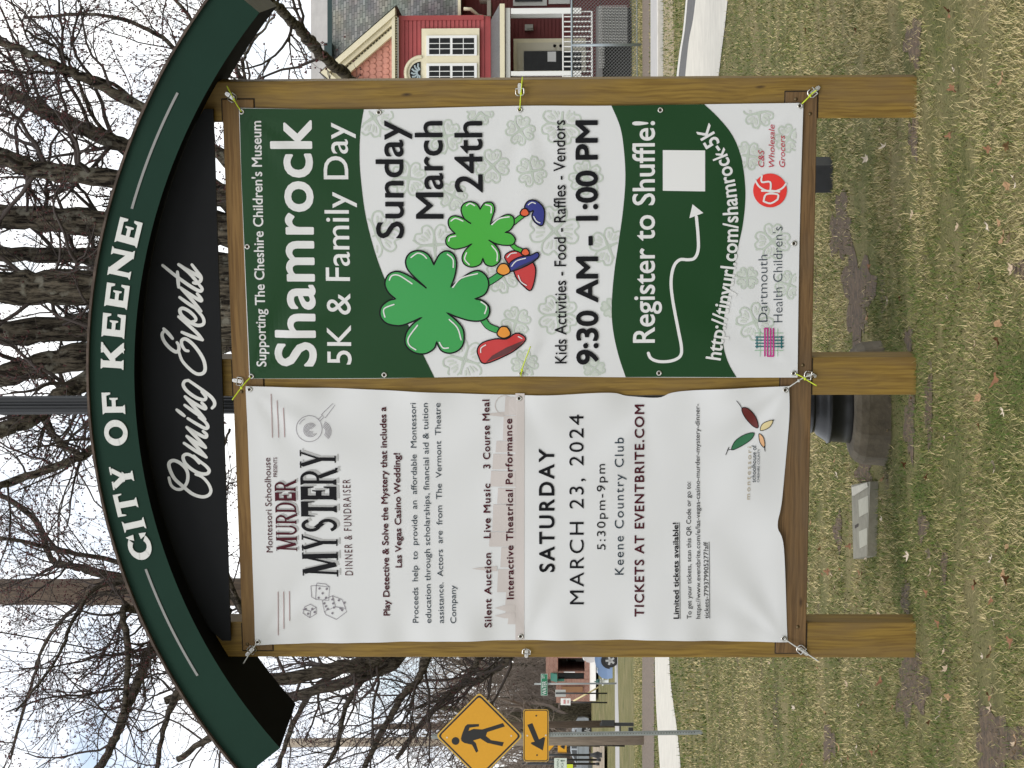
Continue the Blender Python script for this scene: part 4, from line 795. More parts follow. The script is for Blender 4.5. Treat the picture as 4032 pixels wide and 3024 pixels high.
# roof with individual shingle courses in the brick node
def shingles():
    mm = bpy.data.materials.new('roof_shingles'); mm.use_nodes = True; nt = mm.node_tree; b = nt.nodes['Principled BSDF']; b.inputs['Roughness'].default_value = .95; b.inputs['Specular IOR Level'].default_value = .1
    t = N(nt, 'ShaderNodeTexCoord'); br = N(nt, 'ShaderNodeTexBrick'); br.inputs['Scale'].default_value = 1; br.inputs['Brick Width'].default_value = .21; br.inputs['Row Height'].default_value = .145; br.inputs['Mortar Size'].default_value = .012; br.inputs['Mortar Smooth'].default_value = .1
    br.offset = .37; br.inputs['Bias'].default_value = -.1; br.inputs['Color1'].default_value = (.15, .148, .14, 1); br.inputs['Color2'].default_value = (.30, .29, .27, 1); br.inputs['Mortar'].default_value = (.10, .10, .095, 1)
    n = N(nt, 'ShaderNodeTexNoise'); n.inputs['Scale'].default_value = 1.2; mxx = N(nt, 'ShaderNodeMix', data_type='RGBA', blend_type='MULTIPLY'); mxx.inputs[0].default_value = .35
    nt.links.new(t.outputs['Object'], br.inputs[0]); nt.links.new(t.outputs['Object'], n.inputs[0]); nt.links.new(br.outputs[0], mxx.inputs[6]); nt.links.new(n.outputs[1], mxx.inputs[7]); nt.links.new(mxx.outputs[2], b.inputs['Base Color']); return mm
SHG = shingles()
ez = hp((1805, 0), 65.4)[1]; rz_ = hp((1302, 0), 70.2)[1]; run = 4.8; sl_ = math.hypot(rz_-ez, run)
m = MB(); m.box(xl-.4, 5.5, 0, sl_, -.08, 0); o = m.build('roof', SHG, house); o.location = (0, .4, ez); o.rotation_euler = (math.atan2(rz_-ez, run), 0, 0)
uz = hp((1226, 0), 71.2)[1]; m = MB(); run2 = 1.0; m.box(xl-.4, 5.5, 0, math.hypot(uz-rz_, run2), -.08, 0); o2 = m.build('roof', mat('pale_roof', (.33, .315, .30), .9, var=.12, vs=1.5), house); o2.location = (0, 5.2, rz_+.02); o2.rotation_euler = (math.atan2(uz-rz_, run2), 0, 0)
m = MB(); m.box(xl-.4, 5.5, 5.14, 5.2, rz_-.06, rz_+.10); m.build('flashing', mat('dark_teal', (.02, .045, .045), .6), house)
m = MB(); hbox(m, (1276, 168), (1306, 232), 69.6, 70.4); m.build('chimney', MATS['dark_teal'], house)
tn = (rz_-ez)/run
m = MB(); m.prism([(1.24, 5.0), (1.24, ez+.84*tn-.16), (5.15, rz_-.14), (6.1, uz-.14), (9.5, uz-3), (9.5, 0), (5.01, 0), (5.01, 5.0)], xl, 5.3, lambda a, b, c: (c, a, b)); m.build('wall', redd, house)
m = MB(); m.add([(xl-.4, .41, ez-.10), (5.5, .41, ez-.10), (5.5, 1.23, ez-.02), (xl-.4, 1.23, ez-.02)], [(3, 2, 1, 0)]); m.build('soffit', greyw, house)
m = MB(); hbox(m, hC(1940, -900), hC(1975, 176), 65.25, 65.4); m.build('gutter', cream, house)
# gable
apx = hp((1263, 288), 64.6); bz = hp(hC(1262, 0), 64.6)[1]; rx = hp((1553, 32), 64.6)[0]; lx = 2*apx[0]-rx
gx0, gx1 = lx, rx
def rake(d0, d1, y0, y1, m):   # sloping boards on both sides of the gable, d = distance inwards from the roof edge
    for sgn in (1, -1):
        ex = rx if sgn > 0 else lx; A = np.array(apx); B = np.array([ex, bz]); dv = (B-A)/np.linalg.norm(B-A); nn_ = np.array([-dv[1], dv[0]]); nn_ = nn_ if nn_[1] < 0 else -nn_
        up_ = lambda d: d/abs(dv[0])
        P = [(apx[0], apx[1]-up_(d0)), (apx[0], apx[1]-up_(d1)), (B+nn_*d1)+dv*0, B+nn_*d0]
        P = [(P[0][0], P[0][1]), (P[1][0], P[1][1]), (ex-sgn*0, bz+ (apx[1]-bz)*0 - 0)] if False else P
        # clip at the base line
        q = []
        for d in (d0, d1):
            t = (bz-(apx[1]-up_(d)))/dv[1]; q.append((apx[0]+dv[0]*t, bz))
        m.prism([P[0], q[0], q[1], P[1]], y0-HY, y1-HY)
    return m
rake(.0, .17, 64.45, 65.0, MB()).build('rake_board', cream, house)
rake(.171, .30, 64.6, 65.0, MB()).build('rake_board', cream, house)
rake(.301, .37, 64.85, 65.0, MB()).build('dentil_shadow', mat('shade_brown', (.16, .145, .10), .8), house)  # brown strip stands in for the shadow behind the sloping dentils
rake(.371, .53, 64.72, 65.0, MB()).build('rake_board', cream, house)
dm = MB(); A = np.array(apx)
for sgn in (1, -1):
    ex = rx if sgn > 0 else lx; B = np.array([ex, bz]); dv = (B-A)/np.linalg.norm(B-A); st0 = A-np.array([0, .335/abs(dv[0])])
    for i in range(22):
        c = st0+dv*(.06+.115*i)
        if c[1] > bz+.05: dm.box(c[0]-.022, c[0]+.022, -.2, -.14, c[1]-.022, c[1]+.022)
dm.build('dentil', cream, house)
# gable roof planes going back to the main roof
for sgn in (1, -1):
    ex = rx if sgn > 0 else lx; m = MB()
    m.add([(apx[0], -.56, apx[1]+.03), (ex+sgn*.06, -.56, bz-.03), (ex+sgn*.06, 1.2, bz-.03), (apx[0], 4.3, apx[1]+.03)], [(0, 1, 2, 3)]); m.add([(apx[0], -.56, apx[1]), (ex+sgn*.06, -.56, bz-.06), (ex+sgn*.06, 1.2, bz-.06), (apx[0], 4.3, apx[1])], [(3, 2, 1, 0)])
    m.build('gable_roof', MATS['roof_shingles'] if 'roof_shingles' in MATS else SHG, house)
# fish scale shingles
m = MB(); m.prism([(lx+.3, bz), (rx-.3, bz), (apx[0], apx[1]-.55)], -.03, .3); rs = .195; ts = .165; row = 0; z = bz+.02
while z < apx[1]-.5:
    half = (apx[1]-.5-z)/(apx[1]-bz)*(rx-apx[0]); n = int(half/ts)+1
    for i in range(-n, n+1):
        cx = apx[0]+(i+.5*(row % 2))*ts
        if abs(cx-apx[0]) > half-.02: continue
        k = 8; V = [(cx-ts/2, -.034, z+rs*1.1), (cx+ts/2, -.034, z+rs*1.1)]+[(cx+ts/2*.97*math.cos(a), -.066, z+.085+.085*math.sin(a)) for a in np.linspace(0, -math.pi, k)]
        V2 = V+[(cx+ts/2*.97*math.cos(a), -.036, z+.085+.085*math.sin(a)) for a in np.linspace(0, -math.pi, k)]
        m.add(V2, [tuple(range(k+2))]+[(2+j, 3+j, 2+k+j+1, 2+k+j) for j in range(k-1)])
    z += rs; row += 1
m.build('fish_scale_shingle', scale_m, house)
m = MB(); hbox(m, hC(1222, 120), hC(1262, 1900), 64.5, 65.0); m.build('gable_base_board', cream, house)
m = MB(); hbox(m, hC(1262.5, 160), hC(1283, 1900), 64.7, 65.0); m.build('dentil_shadow', MATS['shade_brown'], house)  # same brown painted as the shadow behind the level dentils
m = MB()
for i in range(44): hbox(m, hC(1264, 175+i*28), hC(1281, 189+i*28), 64.62, 64.69)
m.build('dentil', cream, house)
m = MB(); hbox(m, hC(1284, 190), hC(1301, 1900), 64.62, 65.0); m.build('frieze_board', greyw, house)
# bay wall
bx1 = hp(hC(0, 190), 64.8)[0]; bx0 = 2*apx[0]-bx1; bzt = hp(hC(1302, 0), 64.8)[1]; bzb = hp(hC(2225, 0), 64.8)[1]
m = MB(); m.box(bx0, bx1, -.16, 1.2, bzb-.2, bzt); m.build('bay_wall', redp, house)
m = clap(MB(), bx0+.02, bx1-.1, bzb, bzt-.14, -.165, .125); m.build('siding', redp, house)
m = MB(); m.box(bx1-.12, bx1+.02, -.225, -.1, bzb, bzt); m.box(bx0-.02, bx0+.12, -.225, -.1, bzb, bzt); m.box(bx0+.121, bx1-.121, -.215, -.161, bzt-.16, bzt); m.build('corner_board', redp, house)
# window surround
sy0 = 64.70
m = MB(); (ax, az), (bx_, bz_) = hp(hC(1548, 312), sy0), hp(hC(2176, 0), sy0); wx0 = 2*apx[0]-ax
ccz = az; rr_ = hp(hC(1352, 0), sy0)[1]-az
m.prism([(wx0, bz_), (ax, bz_), (ax, az)]+[(apx[0]+rr_*math.cos(a), ccz+rr_*math.sin(a)) for a in np.linspace(0, math.pi, 24)]+[(wx0, az)], sy0-HY, -.17); m.build('window_surround', cream, house)
def hwin(py0, py1, name='window'):
    f = MB(); y0 = sy0-.05; hbox(f, hC(1600, py0), hC(2150, py1), y0, sy0-.004); fo = f.build(name, whitep, house)
    g = MB(); p0, p1 = py0+28, py1-14
    hbox(g, hC(1630, p0), hC(1858, p1), y0-.004, y0+.02); hbox(g, hC(1884, p0), hC(2120, p1), y0-.004, y0+.02); g.build('pane', glassm, fo)
    b = MB()
    for xa, xb in ((1630, 1858), (1884, 2120)):
        xm = (xa+xb)/2; hbox(b, hC(xm-4, p0), hC(xm+4, p1), y0-.012, y0-.0045)
        for t in (1/3, 2/3): hbox(b, hC(xa, p0+(p1-p0)*t-3), hC(xb, p0+(p1-p0)*t+3), y0-.013, y0-.0047)
    b.build('muntin', whitep, fo)
hwin(387, 603); hwin(690, 905)
fanr = .62*rr_; f = MB(); f.prism([(apx[0]+fanr*math.cos(a), ccz+.03+fanr*math.sin(a)) for a in np.linspace(0, math.pi, 20)], sy0-HY-.02, sy0-HY-.003); fo = f.build('fanlight', glassm, house)
f = MB()
for k in range(7):
    a = math.pi*(k+.5)/7; f.tube([(apx[0]+.25*fanr*math.cos(a), sy0-HY-.03, ccz+.03+.25*fanr*math.sin(a)), (apx[0]+.6*fanr*math.cos(a+.15), sy0-HY-.03, ccz+.03+.6*fanr*math.sin(a+.15)), (apx[0]+.85*fanr*math.cos(a), sy0-HY-.03, ccz+.03+.85*fanr*math.sin(a))], .03, 6)
f.build('fan_tracery', mat('pale_blue', (.35, .42, .45), .5), fo)
f = MB(); f.tube([(apx[0]+rr_*.88*math.cos(a), sy0-HY-.01, ccz+rr_*.88*math.sin(a)) for a in np.linspace(0, math.pi, 20)], .05, 8); f.build('arch_moulding', cream, house)
# porch
py_ = 63.4
(a0, zt), (a1, zb) = hp(hB(50, 140), 64.6), hp(hB(150, 32), py_)
m = MB(); m.add([(a1, py_-HY, zb), (xl, py_-HY, zb), (xl, .6, zt+.1), (a1-.35, .6, zt+.1)], [(0, 1, 2, 3)]); m.add([(a1, py_-HY, zb-.01), (xl, py_-HY, zb-.01), (xl, .6, zb-.01), (a1, .6, zb-.01)], [(3, 2, 1, 0)]); m.add([(a1, py_-HY, zb), (a1-.35, .6, zt+.1), (a1, .6, zb-.01)], [(0, 1, 2)]); m.build('porch_roof', metalroof, house)
m = MB(); hbox(m, hB(150, 32), hB(198, 2400), py_-.05, py_+.2); m.build('porch_fascia', cream, house)
m = MB(); hbox(m, hB(200, 70), hB(246, 2400), py_+.02, py_+.2); m.build('porch_beam', greyw, house)
def post(y0, y1, mm, d=.16): m = MB(); hbox(m, hB(247, y0), hB(860, y1), py_+.03, py_+.03+d); m.build('porch_post', mm, house)
post(72, 116, whitep); post(621, 655, whitep)
m = MB(); m.box(xl, a1-.1, py_-HY, 1.19, .85, 1.02); m.build('porch_deck', mat('deck_grey', (.16, .155, .15), .8), house)
m = MB(); hbox(m, hB(247, 128), hB(700, 152), 64.6, 64.7); m.build('door_post', greyw, house)
df = MB(); hbox(df, hB(270, 338), hB(900, 628), 66.1, 66.18); dfo = df.build('door', cream, house)
m = MB(); hbox(m, hB(305, 372), hB(900, 612), 66.04, 66.098); m.build('door_leaf', mat('cream_dark', (.58, .54, .43), .6), dfo)
m = MB(); hbox(m, hB(360, 445), hB(860, 612), 66.0, 66.038); m.build('door_glass', glassm, dfo)
m = MB(); hbox(m, hB(566, 450), hB(640, 536), 65.97, 65.998); m.build('paper_notice', whitep, dfo)
m = MB()
for yy in (628, 680):
    x_, z_ = hp(hB(yy, 400), 66.0); m.add([(x_+.05*math.cos(a)*math.sin(b_), .98+.05*math.cos(b_), z_+.05*math.sin(a)*math.sin(b_)) for b_ in (.4, 1.2, 2) for a in np.linspace(0, 6.28, 8, False)], [(r*8+i, r*8+(i+1) % 8, r*8+8+(i+1) % 8, r*8+8+i) for r in range(2) for i in range(8)]+[tuple(range(8))])
m.build('door_knob', darkv, dfo)
m = MB(); hbox(m, hB(368, 212), hB(440, 262), 66.0, 66.17); hbox(m, hB(385, 222), hB(436, 246), 65.95, 65.999); m.build('wall_lamp', mat('lamp_shell', (.30, .29, .26), .5), house)
wf_ = MB(); hbox(wf_, hB(265, -260), hB(560, 48), 66.1, 66.17); wo = wf_.build('window', greyw, house); m = MB(); hbox(m, hB(280, -240), hB(520, 12), 66.06, 66.098); m.build('pane', glassm, wo)
wf_ = MB(); hbox(wf_, hB(575, -260), hB(760, 32), 66.1, 66.17); wo = wf_.build('window', greyw, house)
m = MB(); hbox(m, hB(693, 96), hB(709, 1600), py_+.06, py_+.12); hbox(m, hB(944, 96), hB(962, 1600), py_+.06, py_+.12); m.build('porch_rail', whitep, house)
for i in range(26):
    m = MB(); yy = 100+i*43.5; hbox(m, hB(709.5, yy-3.6), hB(943.5, yy+3.6), py_+.07, py_+.11); m.build('baluster', whitep, house)
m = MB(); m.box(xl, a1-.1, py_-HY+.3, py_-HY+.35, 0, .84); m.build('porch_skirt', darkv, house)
for i in range(25):
    m = MB(); yy = 52+i*13.4; hbox(m, hB(1010, yy-.9), hB(1262, yy+.9), py_-.1, py_-.06); m.build('skirt_picket', greyw, house)
for i in range(14):
    m = MB(); yy = 410+i*13.4; hbox(m, hB(1010, yy-1.5), hB(1062, yy+1.5), py_-.1, py_-.06); m.build('skirt_picket', greyw, house)
m = MB()
p = hp(hA(1745, 100), 65.3); q = hp(hA(1800, 100), 65.3)
m.tube([(p[0], .2, p[1]), (p[0], .25, p[1]-.2), (p[0]-.16, .5, p[1]-.42), (p[0]-.18, .8, p[1]-.75), (p[0]-.18, 1.0, p[1]-1.1)], .055, 8); m.build('downspout', cream, house, True)
m = MB(); hbox(m, hA(1990, 0), hA(2030, 165), 64.7, 65.6); hbox(m, hA(1905, 0), hA(1985, -60), 64.9, 65.6); m.build('side_eave', mat('side_eave', (.20, .18, .15), .8), house)
# ------------------------------------------------------------------ chain link fence
galv = mat('galvanised', (.30, .34, .36), .45, .6); wire = mat('fence_wire', (.17, .175, .175), .5, .4)
FY = float(GP(2526, 150)[1]); fen = empty('chain_link_fence', (8, FY, 0), 0, 'grey chain link fence along the leaf strip in front of the red house', 'fence')
fz1 = DP(2252, 150, FY)[2]; fz0 = .08; fx0, fx1 = 2-8, 12-8
MB().tube([(fx0, 0, fz1), (fx1, 0, fz1)], .028, 8).build('top_rail', galv, fen, True); MB().tube([(fx0, 0, fz0+.03), (fx1, 0, fz0+.03)], .012, 6).build('bottom_rail', galv, fen, True)
xp = DP(2400, hB(0, 392)[1], FY)[0]-8
for i in (-2, -1, 0, 1): MB().tube([(xp+2.6*i, 0, -.1), (xp+2.6*i, 0, fz1+.02)], .036, 10).build('fence_post', galv, fen, True)
V = []; F = []; stp = .085; hgt = fz1-fz0; n = int((fx1-fx0+hgt)/stp)
for i in range(n):
    for sgn in (1, -1):
        xa = fx0+i*stp-(hgt if sgn > 0 else 0); xb = xa+hgt; za, zb_ = (fz0, fz1) if sgn > 0 else (fz1, fz0)
        t0 = max(0, (fx0-xa)/hgt); t1 = min(1, (fx1-xa)/hgt)
        if t1 <= t0: continue
        P = np.array([[xa+hgt*t, .004*sgn, za+(zb_-za)*t] for t in (t0, t1)]); v, f = tube(P, np.array([.0065 if sgn < 0 else .004]*2), 4); b = len(V); V += v.tolist(); F += (f+b).tolist()
mobj('wire_mesh', V, F, wire, fen)
# ------------------------------------------------------------------ pedestrian crossing sign
yel = mat('sign_yellow', (.68, .33, .010), .5, var=.03, vs=30); yedge = mat('sign_edge', (.60, .37, .06), .5); bl = mat('sign_black', (.008, .008, .008), .5)
PY = 27.3; ps = empty('crossing_sign', DP(2754, 2882, PY)*np.array([1, 1, 0]), 0, 'yellow diamond pedestrian crossing sign with arrow plaque on a steel post', 'road sign'); PO = np.array(ps.location)
def pp(p, y=PY): v = DP(p[0], p[1], y)-PO; return (v[0], v[2])
def rounded(P, r_, n=5):
    P = [np.array(p) for p in P]; o = []
    for i in range(len(P)):
        a, b, c = P[i-1], P[i], P[(i+1) % len(P)]; u = (a-b)/np.linalg.norm(a-b)*r_; v = (c-b)/np.linalg.norm(c-b)*r_
        for t in np.linspace(0, 1, n): o.append(tuple((1-t)**2*(b+u)+2*t*(1-t)*b+t*t*(b+v)))
    return o
cD = np.array(pp((1888, 2896))); hd = 172*PY/FOC
dia = lambda k: [tuple(cD+np.array(d)*k) for d in ((0, hd), (hd, 0), (0, -hd), (-hd, 0))]
def plate(parent, polyf, y, mats3, cr):
    m = MB(); m.prism(rounded(polyf(1), cr), 0+y, .003+y); pl_ = m.build('plate', mats3[0], parent)
    m = MB(); m.prism(rounded(polyf(.955), cr*.9), -.0012+y, -.0002+y); m.build('border', mats3[1], pl_)
    m = MB(); m.prism(rounded(polyf(.90), cr*.8), -.0026+y, -.0014+y); m.build('field', mats3[2], pl_); return pl_
pl1 = plate(ps, dia, -.035, (yedge, bl, yel), .05)
c_ = np.array(pp(c7(1262, 1445))); pw, ph_ = .325, .158
rct = lambda k: [tuple(c_+np.array(d)*np.array([pw-(1-k)*.17, ph_-(1-k)*.17])) for d in ((-1, 1), (1, 1), (1, -1), (-1, -1))]
pl2 = plate(ps, rct, -.035, (yedge, bl, yel), .035)
man = [(232, 655), (243, 615), (265, 560), (283, 543), (375, 541), (375, 560), (300, 570), (293, 596), (330, 580), (370, 582), (400, 584), (565, 533), (580, 560), (440, 605), (430, 635), (470, 668), (572, 685), (560, 717), (440, 690), (385, 655), (328, 672), (350, 690), (370, 755), (353, 768), (320, 705), (258, 690), (237, 675)]
def fig(parent, pts, y, m, nm):
    mb = MB(); mb.prism([pp(r3(*p)) for p in pts], y-.0012, y); return mb.build(nm, m, parent)
fig(pl1, man, -.0378, bl, 'walking_figure'); fig(pl1, [(190+31*math.cos(a), 675+31*math.sin(a)) for a in np.linspace(0, 6.28, 20)[:-1]], -.0378, bl, 'walking_figure_head')
fig(pl2, [(757, 547), (797, 533), (850, 663), (888, 643), (898, 652), (880, 750), (785, 697), (790, 685), (815, 682)], -.0378, bl, 'arrow')
boltp = mat('bolt_pale', (.6, .58, .5), .4, .5)
for p in ((122, 648), (630, 635), (757, 633), (903, 630)): fig(ps, [(p[0]+7*math.cos(a), p[1]+7*math.sin(a)) for a in np.linspace(0, 6.28, 9)[:-1]], -.039, boltp, 'bolt')
for p in ((828, 475), (834, 787)): fig(ps, [(p[0]+7*math.cos(a), p[1]+7*math.sin(a)) for a in np.linspace(0, 6.28, 9)[:-1]], -.039, bl, 'bolt')
xt, zt_ = pp((1700, 2900)); ulab = MB(); pgal = mat('post_galv', (.27, .29, .28), .55, .4, var=.15, vs=10)
def slant(x, z): return x
Zs = np.linspace(-.1, zt_, 2); x_b, x_t = 0.0, xt
for (xa, xb, ya, yb) in ((-.028, -.012, -.02, -.004), (-.012, .012, -.03, -.02), (.012, .028, -.02, -.004)):
    V = [(x_+xa, ya, z) for x_, z in ((x_b, -.1), (x_t, zt_))]+[(x_+xb, ya, z) for x_, z in ((x_b, -.1), (x_t, zt_))]+[(x_+xb, yb, z) for x_, z in ((x_b, -.1), (x_t, zt_))]+[(x_+xa, yb, z) for x_, z in ((x_b, -.1), (x_t, zt_))]
    ulab.add(V, [(0, 2, 3, 1), (2, 4, 5, 3), (4, 6, 7, 5), (6, 0, 1, 7), (0, 6, 4, 2), (1, 3, 5, 7)])
upost = ulab.build('post', pgal, ps)
m = MB(); z = .1
while z < 2.2:
    x_ = x_b+(x_t-x_b)*z/zt_; m.add([(x_+.0065*math.cos(a), -.0306, z+.0065*math.sin(a)) for a in np.linspace(0, 6.28, 7)[:-1]], [tuple(range(6))]); z += .0345
m.build('punched_hole', gap, upost)
# ------------------------------------------------------------------ far street furniture
def fpole(name, px, py0, py1, w_, m, label, catg, top=None, grp=None, n=8, r2=None):
    """pole from ground pixel (px,py0) up to pixel column 'top'"""
    g = GP(px, py0); y = g[1]; t = DP(top, py1, y); r_ = w_*y/FOC/2
    mb = MB(); mb.tube([(0, 0, -.2), ((t[0]-g[0])*.5, 0, (t[2]-g[2])*.5), (t[0]-g[0], 0, t[2]-g[2])], [r_, (r_+(r2 or r_))/2, r2 or r_], n)
    o = empty(name, g, 0, label, catg, grp); mb.build('pole', m, o, True); return o, y, g
polew = mat('utility_wood', (.085, .06, .042), .9, var=.45, vs=6, stretch=(8, 8, .5), bump=.6, bs=20); polew2 = mat('utility_wood_pale', (.30, .25, .195), .9, var=.3, vs=6, stretch=(8, 8, .5), bump=.4, bs=20)
dpole = mat('dark_pole', (.012, .013, .014), .5)
g = np.array([(1512-2332)/FOC*25, 25, 0]); m = MB(); m.tube([(0, 0, -.2), (0, 0, 4), (0, 0, 9.5)], [.175, .165, .145], 16); up1 = empty('utility_pole', g, 0, 'thick brown wooden utility pole rising behind the white banner', 'utility pole'); m.build('pole', polew, up1, True)
up2, y2, g2 = fpole('utility_pole', 2536, 2912, 2925, 42, polew2, 'pale grey wooden utility pole behind the pedestrian crossing sign', 'utility pole', 1122, n=12, r2=.11)
up3 = empty('utility_pole', GP(2420, 2850), 0, 'thin brown pole with slanted top seen above the crossing sign', 'utility pole'); yy = up3.location[1]; t = DP(1475, 2862, yy)-np.array(up3.location)
MB().tube([(0, 0, -.2), (t[0]*.5, 0, t[2]*.5), tuple(t)], [.17, .15, .13], 10).build('pole', polew, up3, True)
wirem = mat('cable_black', (.015, .015, .016), .6)
for i, (a, b, lb) in enumerate((((480, 2016), (760, 3024), 'upper'), ((440, 2016), (540, 3024), 'lower'), ((1380, 2600), (1100, 3024), 'low'))):
    P0 = DP(*c6(-200, 745), 24) if i == 0 else DP(*c6(-200, 870), 24) if i == 1 else DP(1640, 2560, 50); P1 = DP(*c6(1650, 1130), 30) if i == 0 else DP(*c6(1500, 1110), 30) if i == 1 else DP(1480, 3100, 50)
    P = [P0+(P1-P0)*t-np.array([0, 0, .25*4*t*(1-t)]) for t in np.linspace(-.4, 1.3, 16)]
    tag(MB().tube(P, .009 if i == 0 else .006, 5).build('overhead_cable', wirem, None, True), '%s black overhead cable crossing the branches at left' % lb, 'cable', 'overhead cables')
# second crossing sign
o, y, g = fpole('crossing_sign', 2460, 2937, 2925, 9, dpole, 'small far yellow crossing sign with arrow on a black pole', 'road sign', 2150)
def fplate(o, g, y, name, pts, m, dy): mb = MB(); mb.prism([tuple(np.array((lambda v: (v[0]-g[0], v[2]-g[2]))(DP(*p, y)))) for p in pts], dy-.02, dy); return mb.build(name, m, o)
fplate(o, g, y, 'plaque', [z5(460, 735), z5(465, 975), z5(630, 980), z5(628, 735)], yel, -.06); fplate(o, g, y, 'border', [z5(463, 960), z5(464, 966), z5(626, 972), z5(626, 966)], bl, -.085)
fplate(o, g, y, 'arrow', [z5(500, 745), z5(520, 740), z5(553, 830), z5(600, 812), z5(583, 905), z5(508, 858), z5(538, 838)], bl, -.085)
fplate(o, g, y, 'diamond', [z5(455, 790), z5(310, 945), z5(165, 790), z5(310, 640)], yel, -.05); fplate(o, g, y, 'border', [z5(452, 792), z5(310, 940), z5(310, 930), z5(440, 792)], bl, -.075)
# street name sign
o, y, g = fpole('street_sign', 2428, 2691, 2693, 7, mat('post_grey', (.30, .32, .31), .5, .4), 'green street name sign reading WATER ST on a thin grey post', 'street sign', 2104)
sg = mat('street_green', (.008, .16, .075), .5); fplate(o, g, y, 'border', [z4(145, 445), z4(145, 852), z4(270, 852), z4(270, 445)], mat('pale_edge', (.55, .66, .60), .5), -.06)
fplate(o, g, y, 'blade', [z4(153, 453), z4(153, 844), z4(262, 844), z4(262, 453)], sg, -.085)
def ftext(o, g, y, body, pa, pb, cap, m, dy, bold=.0):
    V, F, x0, x1 = textmesh(body, bold); A = DP(*pa, y)-g; B = DP(*pb, y)-g; L_ = B[0]-A[0]; sy = cap*y/FOC/CAPH
    return mobj('lettering', [(A[0]+(vx-x0)/(x1-x0)*L_, dy, A[2]+vy*sy) for vx, vy, vz in V], F, m, o)
ftext(o, g, y, 'WATER', z4(248, 835), z4(248, 580), 16, whitep, -.110, .02); ftext(o, g, y, 'ST', z4(215, 530), z4(215, 465), 10, whitep, -.110, .02)
# parking direction sign, cut by the frame
o, y, g = fpole('direction_sign', 2395, 3040, 3040, 8, dpole, 'pale green parking direction sign with dark lettering and up arrow', 'road sign', 2185)
sgw = mat('sign_pale', (.56, .62, .55), .5); dkg = mat('sign_darkgreen', (.05, .09, .07), .5)
fplate(o, g, y, 'plate', [z5(395, 1075), z5(395, 1700), z5(632, 1700), z5(632, 1075)], sgw, -.10)
ftext(o, g, y, 'DOWNTOWN', z5(492, 1660), z5(492, 1100), 10, dkg, -.125); ftext(o, g, y, 'PARKING', z5(570, 1660), z5(570, 1165), 10, dkg, -.125); fplate(o, g, y, 'arrow', [z5(510, 1125), z5(545, 1105), z5(540, 1120), z5(595, 1120), z5(595, 1132), z5(540, 1132), z5(545, 1147)], dkg, -.125)
o, y, g = fpole('warning_sign', 2385, 3042, 3042, 5, dpole, 'bright yellow green warning sign below the parking direction sign', 'road sign', 2225)
fplate(o, g, y, 'plate', [z5(635, 1195), z5(635, 1320), z5(750, 1320), z5(750, 1195)], mat('lime', (.55, .65, .02), .5), -.05)
# notice signs on black posts
o, y, g = fpole('notice_sign', 2391, 2730, 2730, 6, dpole, 'blank grey sign back on a black post near the brick building', 'sign', 2188); fplate(o, g, y, 'plate', [z4(415, 752), z4(415, 885), z4(615, 885), z4(612, 752)], mat('sign_back', (.42, .43, .42), .5), .06)
o, y, g = fpole('notice_sign', 2391, 2767, 2763, 6, dpole, 'white parking notice with red print on a black post', 'sign', 2210); fplate(o, g, y, 'plate', [z4(520, 908), z4(516, 1035), z4(702, 1040), z4(706, 910)], whitep, -.05)
fplate(o, g, y, 'red_print', [z4(570, 935), z4(570, 1010), z4(608, 1010), z4(608, 935)], mat('red_faint', (.55, .25, .25), .5), -.075); fplate(o, g, y, 'red_print', [z4(645, 945), z4(645, 1005), z4(665, 1005), z4(665, 945)], MATS['red_faint'], -.075)
gA = GP(2380, 2700); gy_ = gA[1]; T_ = DP(*z4(755, 965), gy_)-gA; B_ = DP(*z4(1240, 700), gy_)-gA; og = empty('guy_wire_guard', gA, 0, 'slanted pale yellow guy wire guard beside the notice posts', 'guy wire'); MB().tube([tuple(B_), tuple(T_)], .045, 8).build('guard', mat('guard_yellow', (.66, .56, .30), .6), og, True)
MB().tube([tuple(T_), tuple(T_+(T_-B_)*1.5)], .012, 6).build('wire', wirem, og)
# hydrant
g = GP(2396, 2684); s_ = 1.0; hy = empty('fire_hydrant', g, 0, 'white fire hydrant with dark green cap by the nose of the blue car', 'hydrant')
hm = mat('hydrant_white', (.55, .57, .55), .5); hg = mat('hydrant_green', (.01, .07, .055), .5)
MB().lathe([(.15, -.1), (.15, .03), (.10, .05), (.10, .38), (.14, .40), (.14, .45)], 12).build('barrel', hm, hy, True); MB().lathe([(.15, .45), (.13, .55), (.09, .62), (.03, .65), (.03, .72)], 12).build('bonnet', hg, hy, True)
MB().tube([(-.2, 0, .28), (.2, 0, .28)], .055, 10).build('nozzle', hm, hy)
# black post with box and low rack
g = GP(2495, 2852); y = g[1]; ob = empty('mailbox_post', g, 0, 'black post with narrow black box standing in the grass', 'post'); m = MB(); m.box(-.045, .045, -.05, .05, -.1, .97, .008); m.build('post', dpole, ob); m = MB(); m.box(-.02, .13, -.09, -.051, .55, .93, .01); m.build('box', dpole, ob)
g = GP(2493, 2872); orr = empty('low_rack', g, 0, 'low black metal rack beside the sign post', 'rack'); m = MB()
for x_ in (-.12, .12): m.box(x_-.02, x_+.02, -.03, .03, -.1, .36, .004)
m.build('upright', dpole, orr); m = MB(); m.box(-.16, .16, -.1, .1, .361, .40, .005); m.build('shelf', dpole, orr); m = MB(); m.box(-.15, .05, -.08, .08, .0, .14, .01); m.build('foot', dpole, orr)
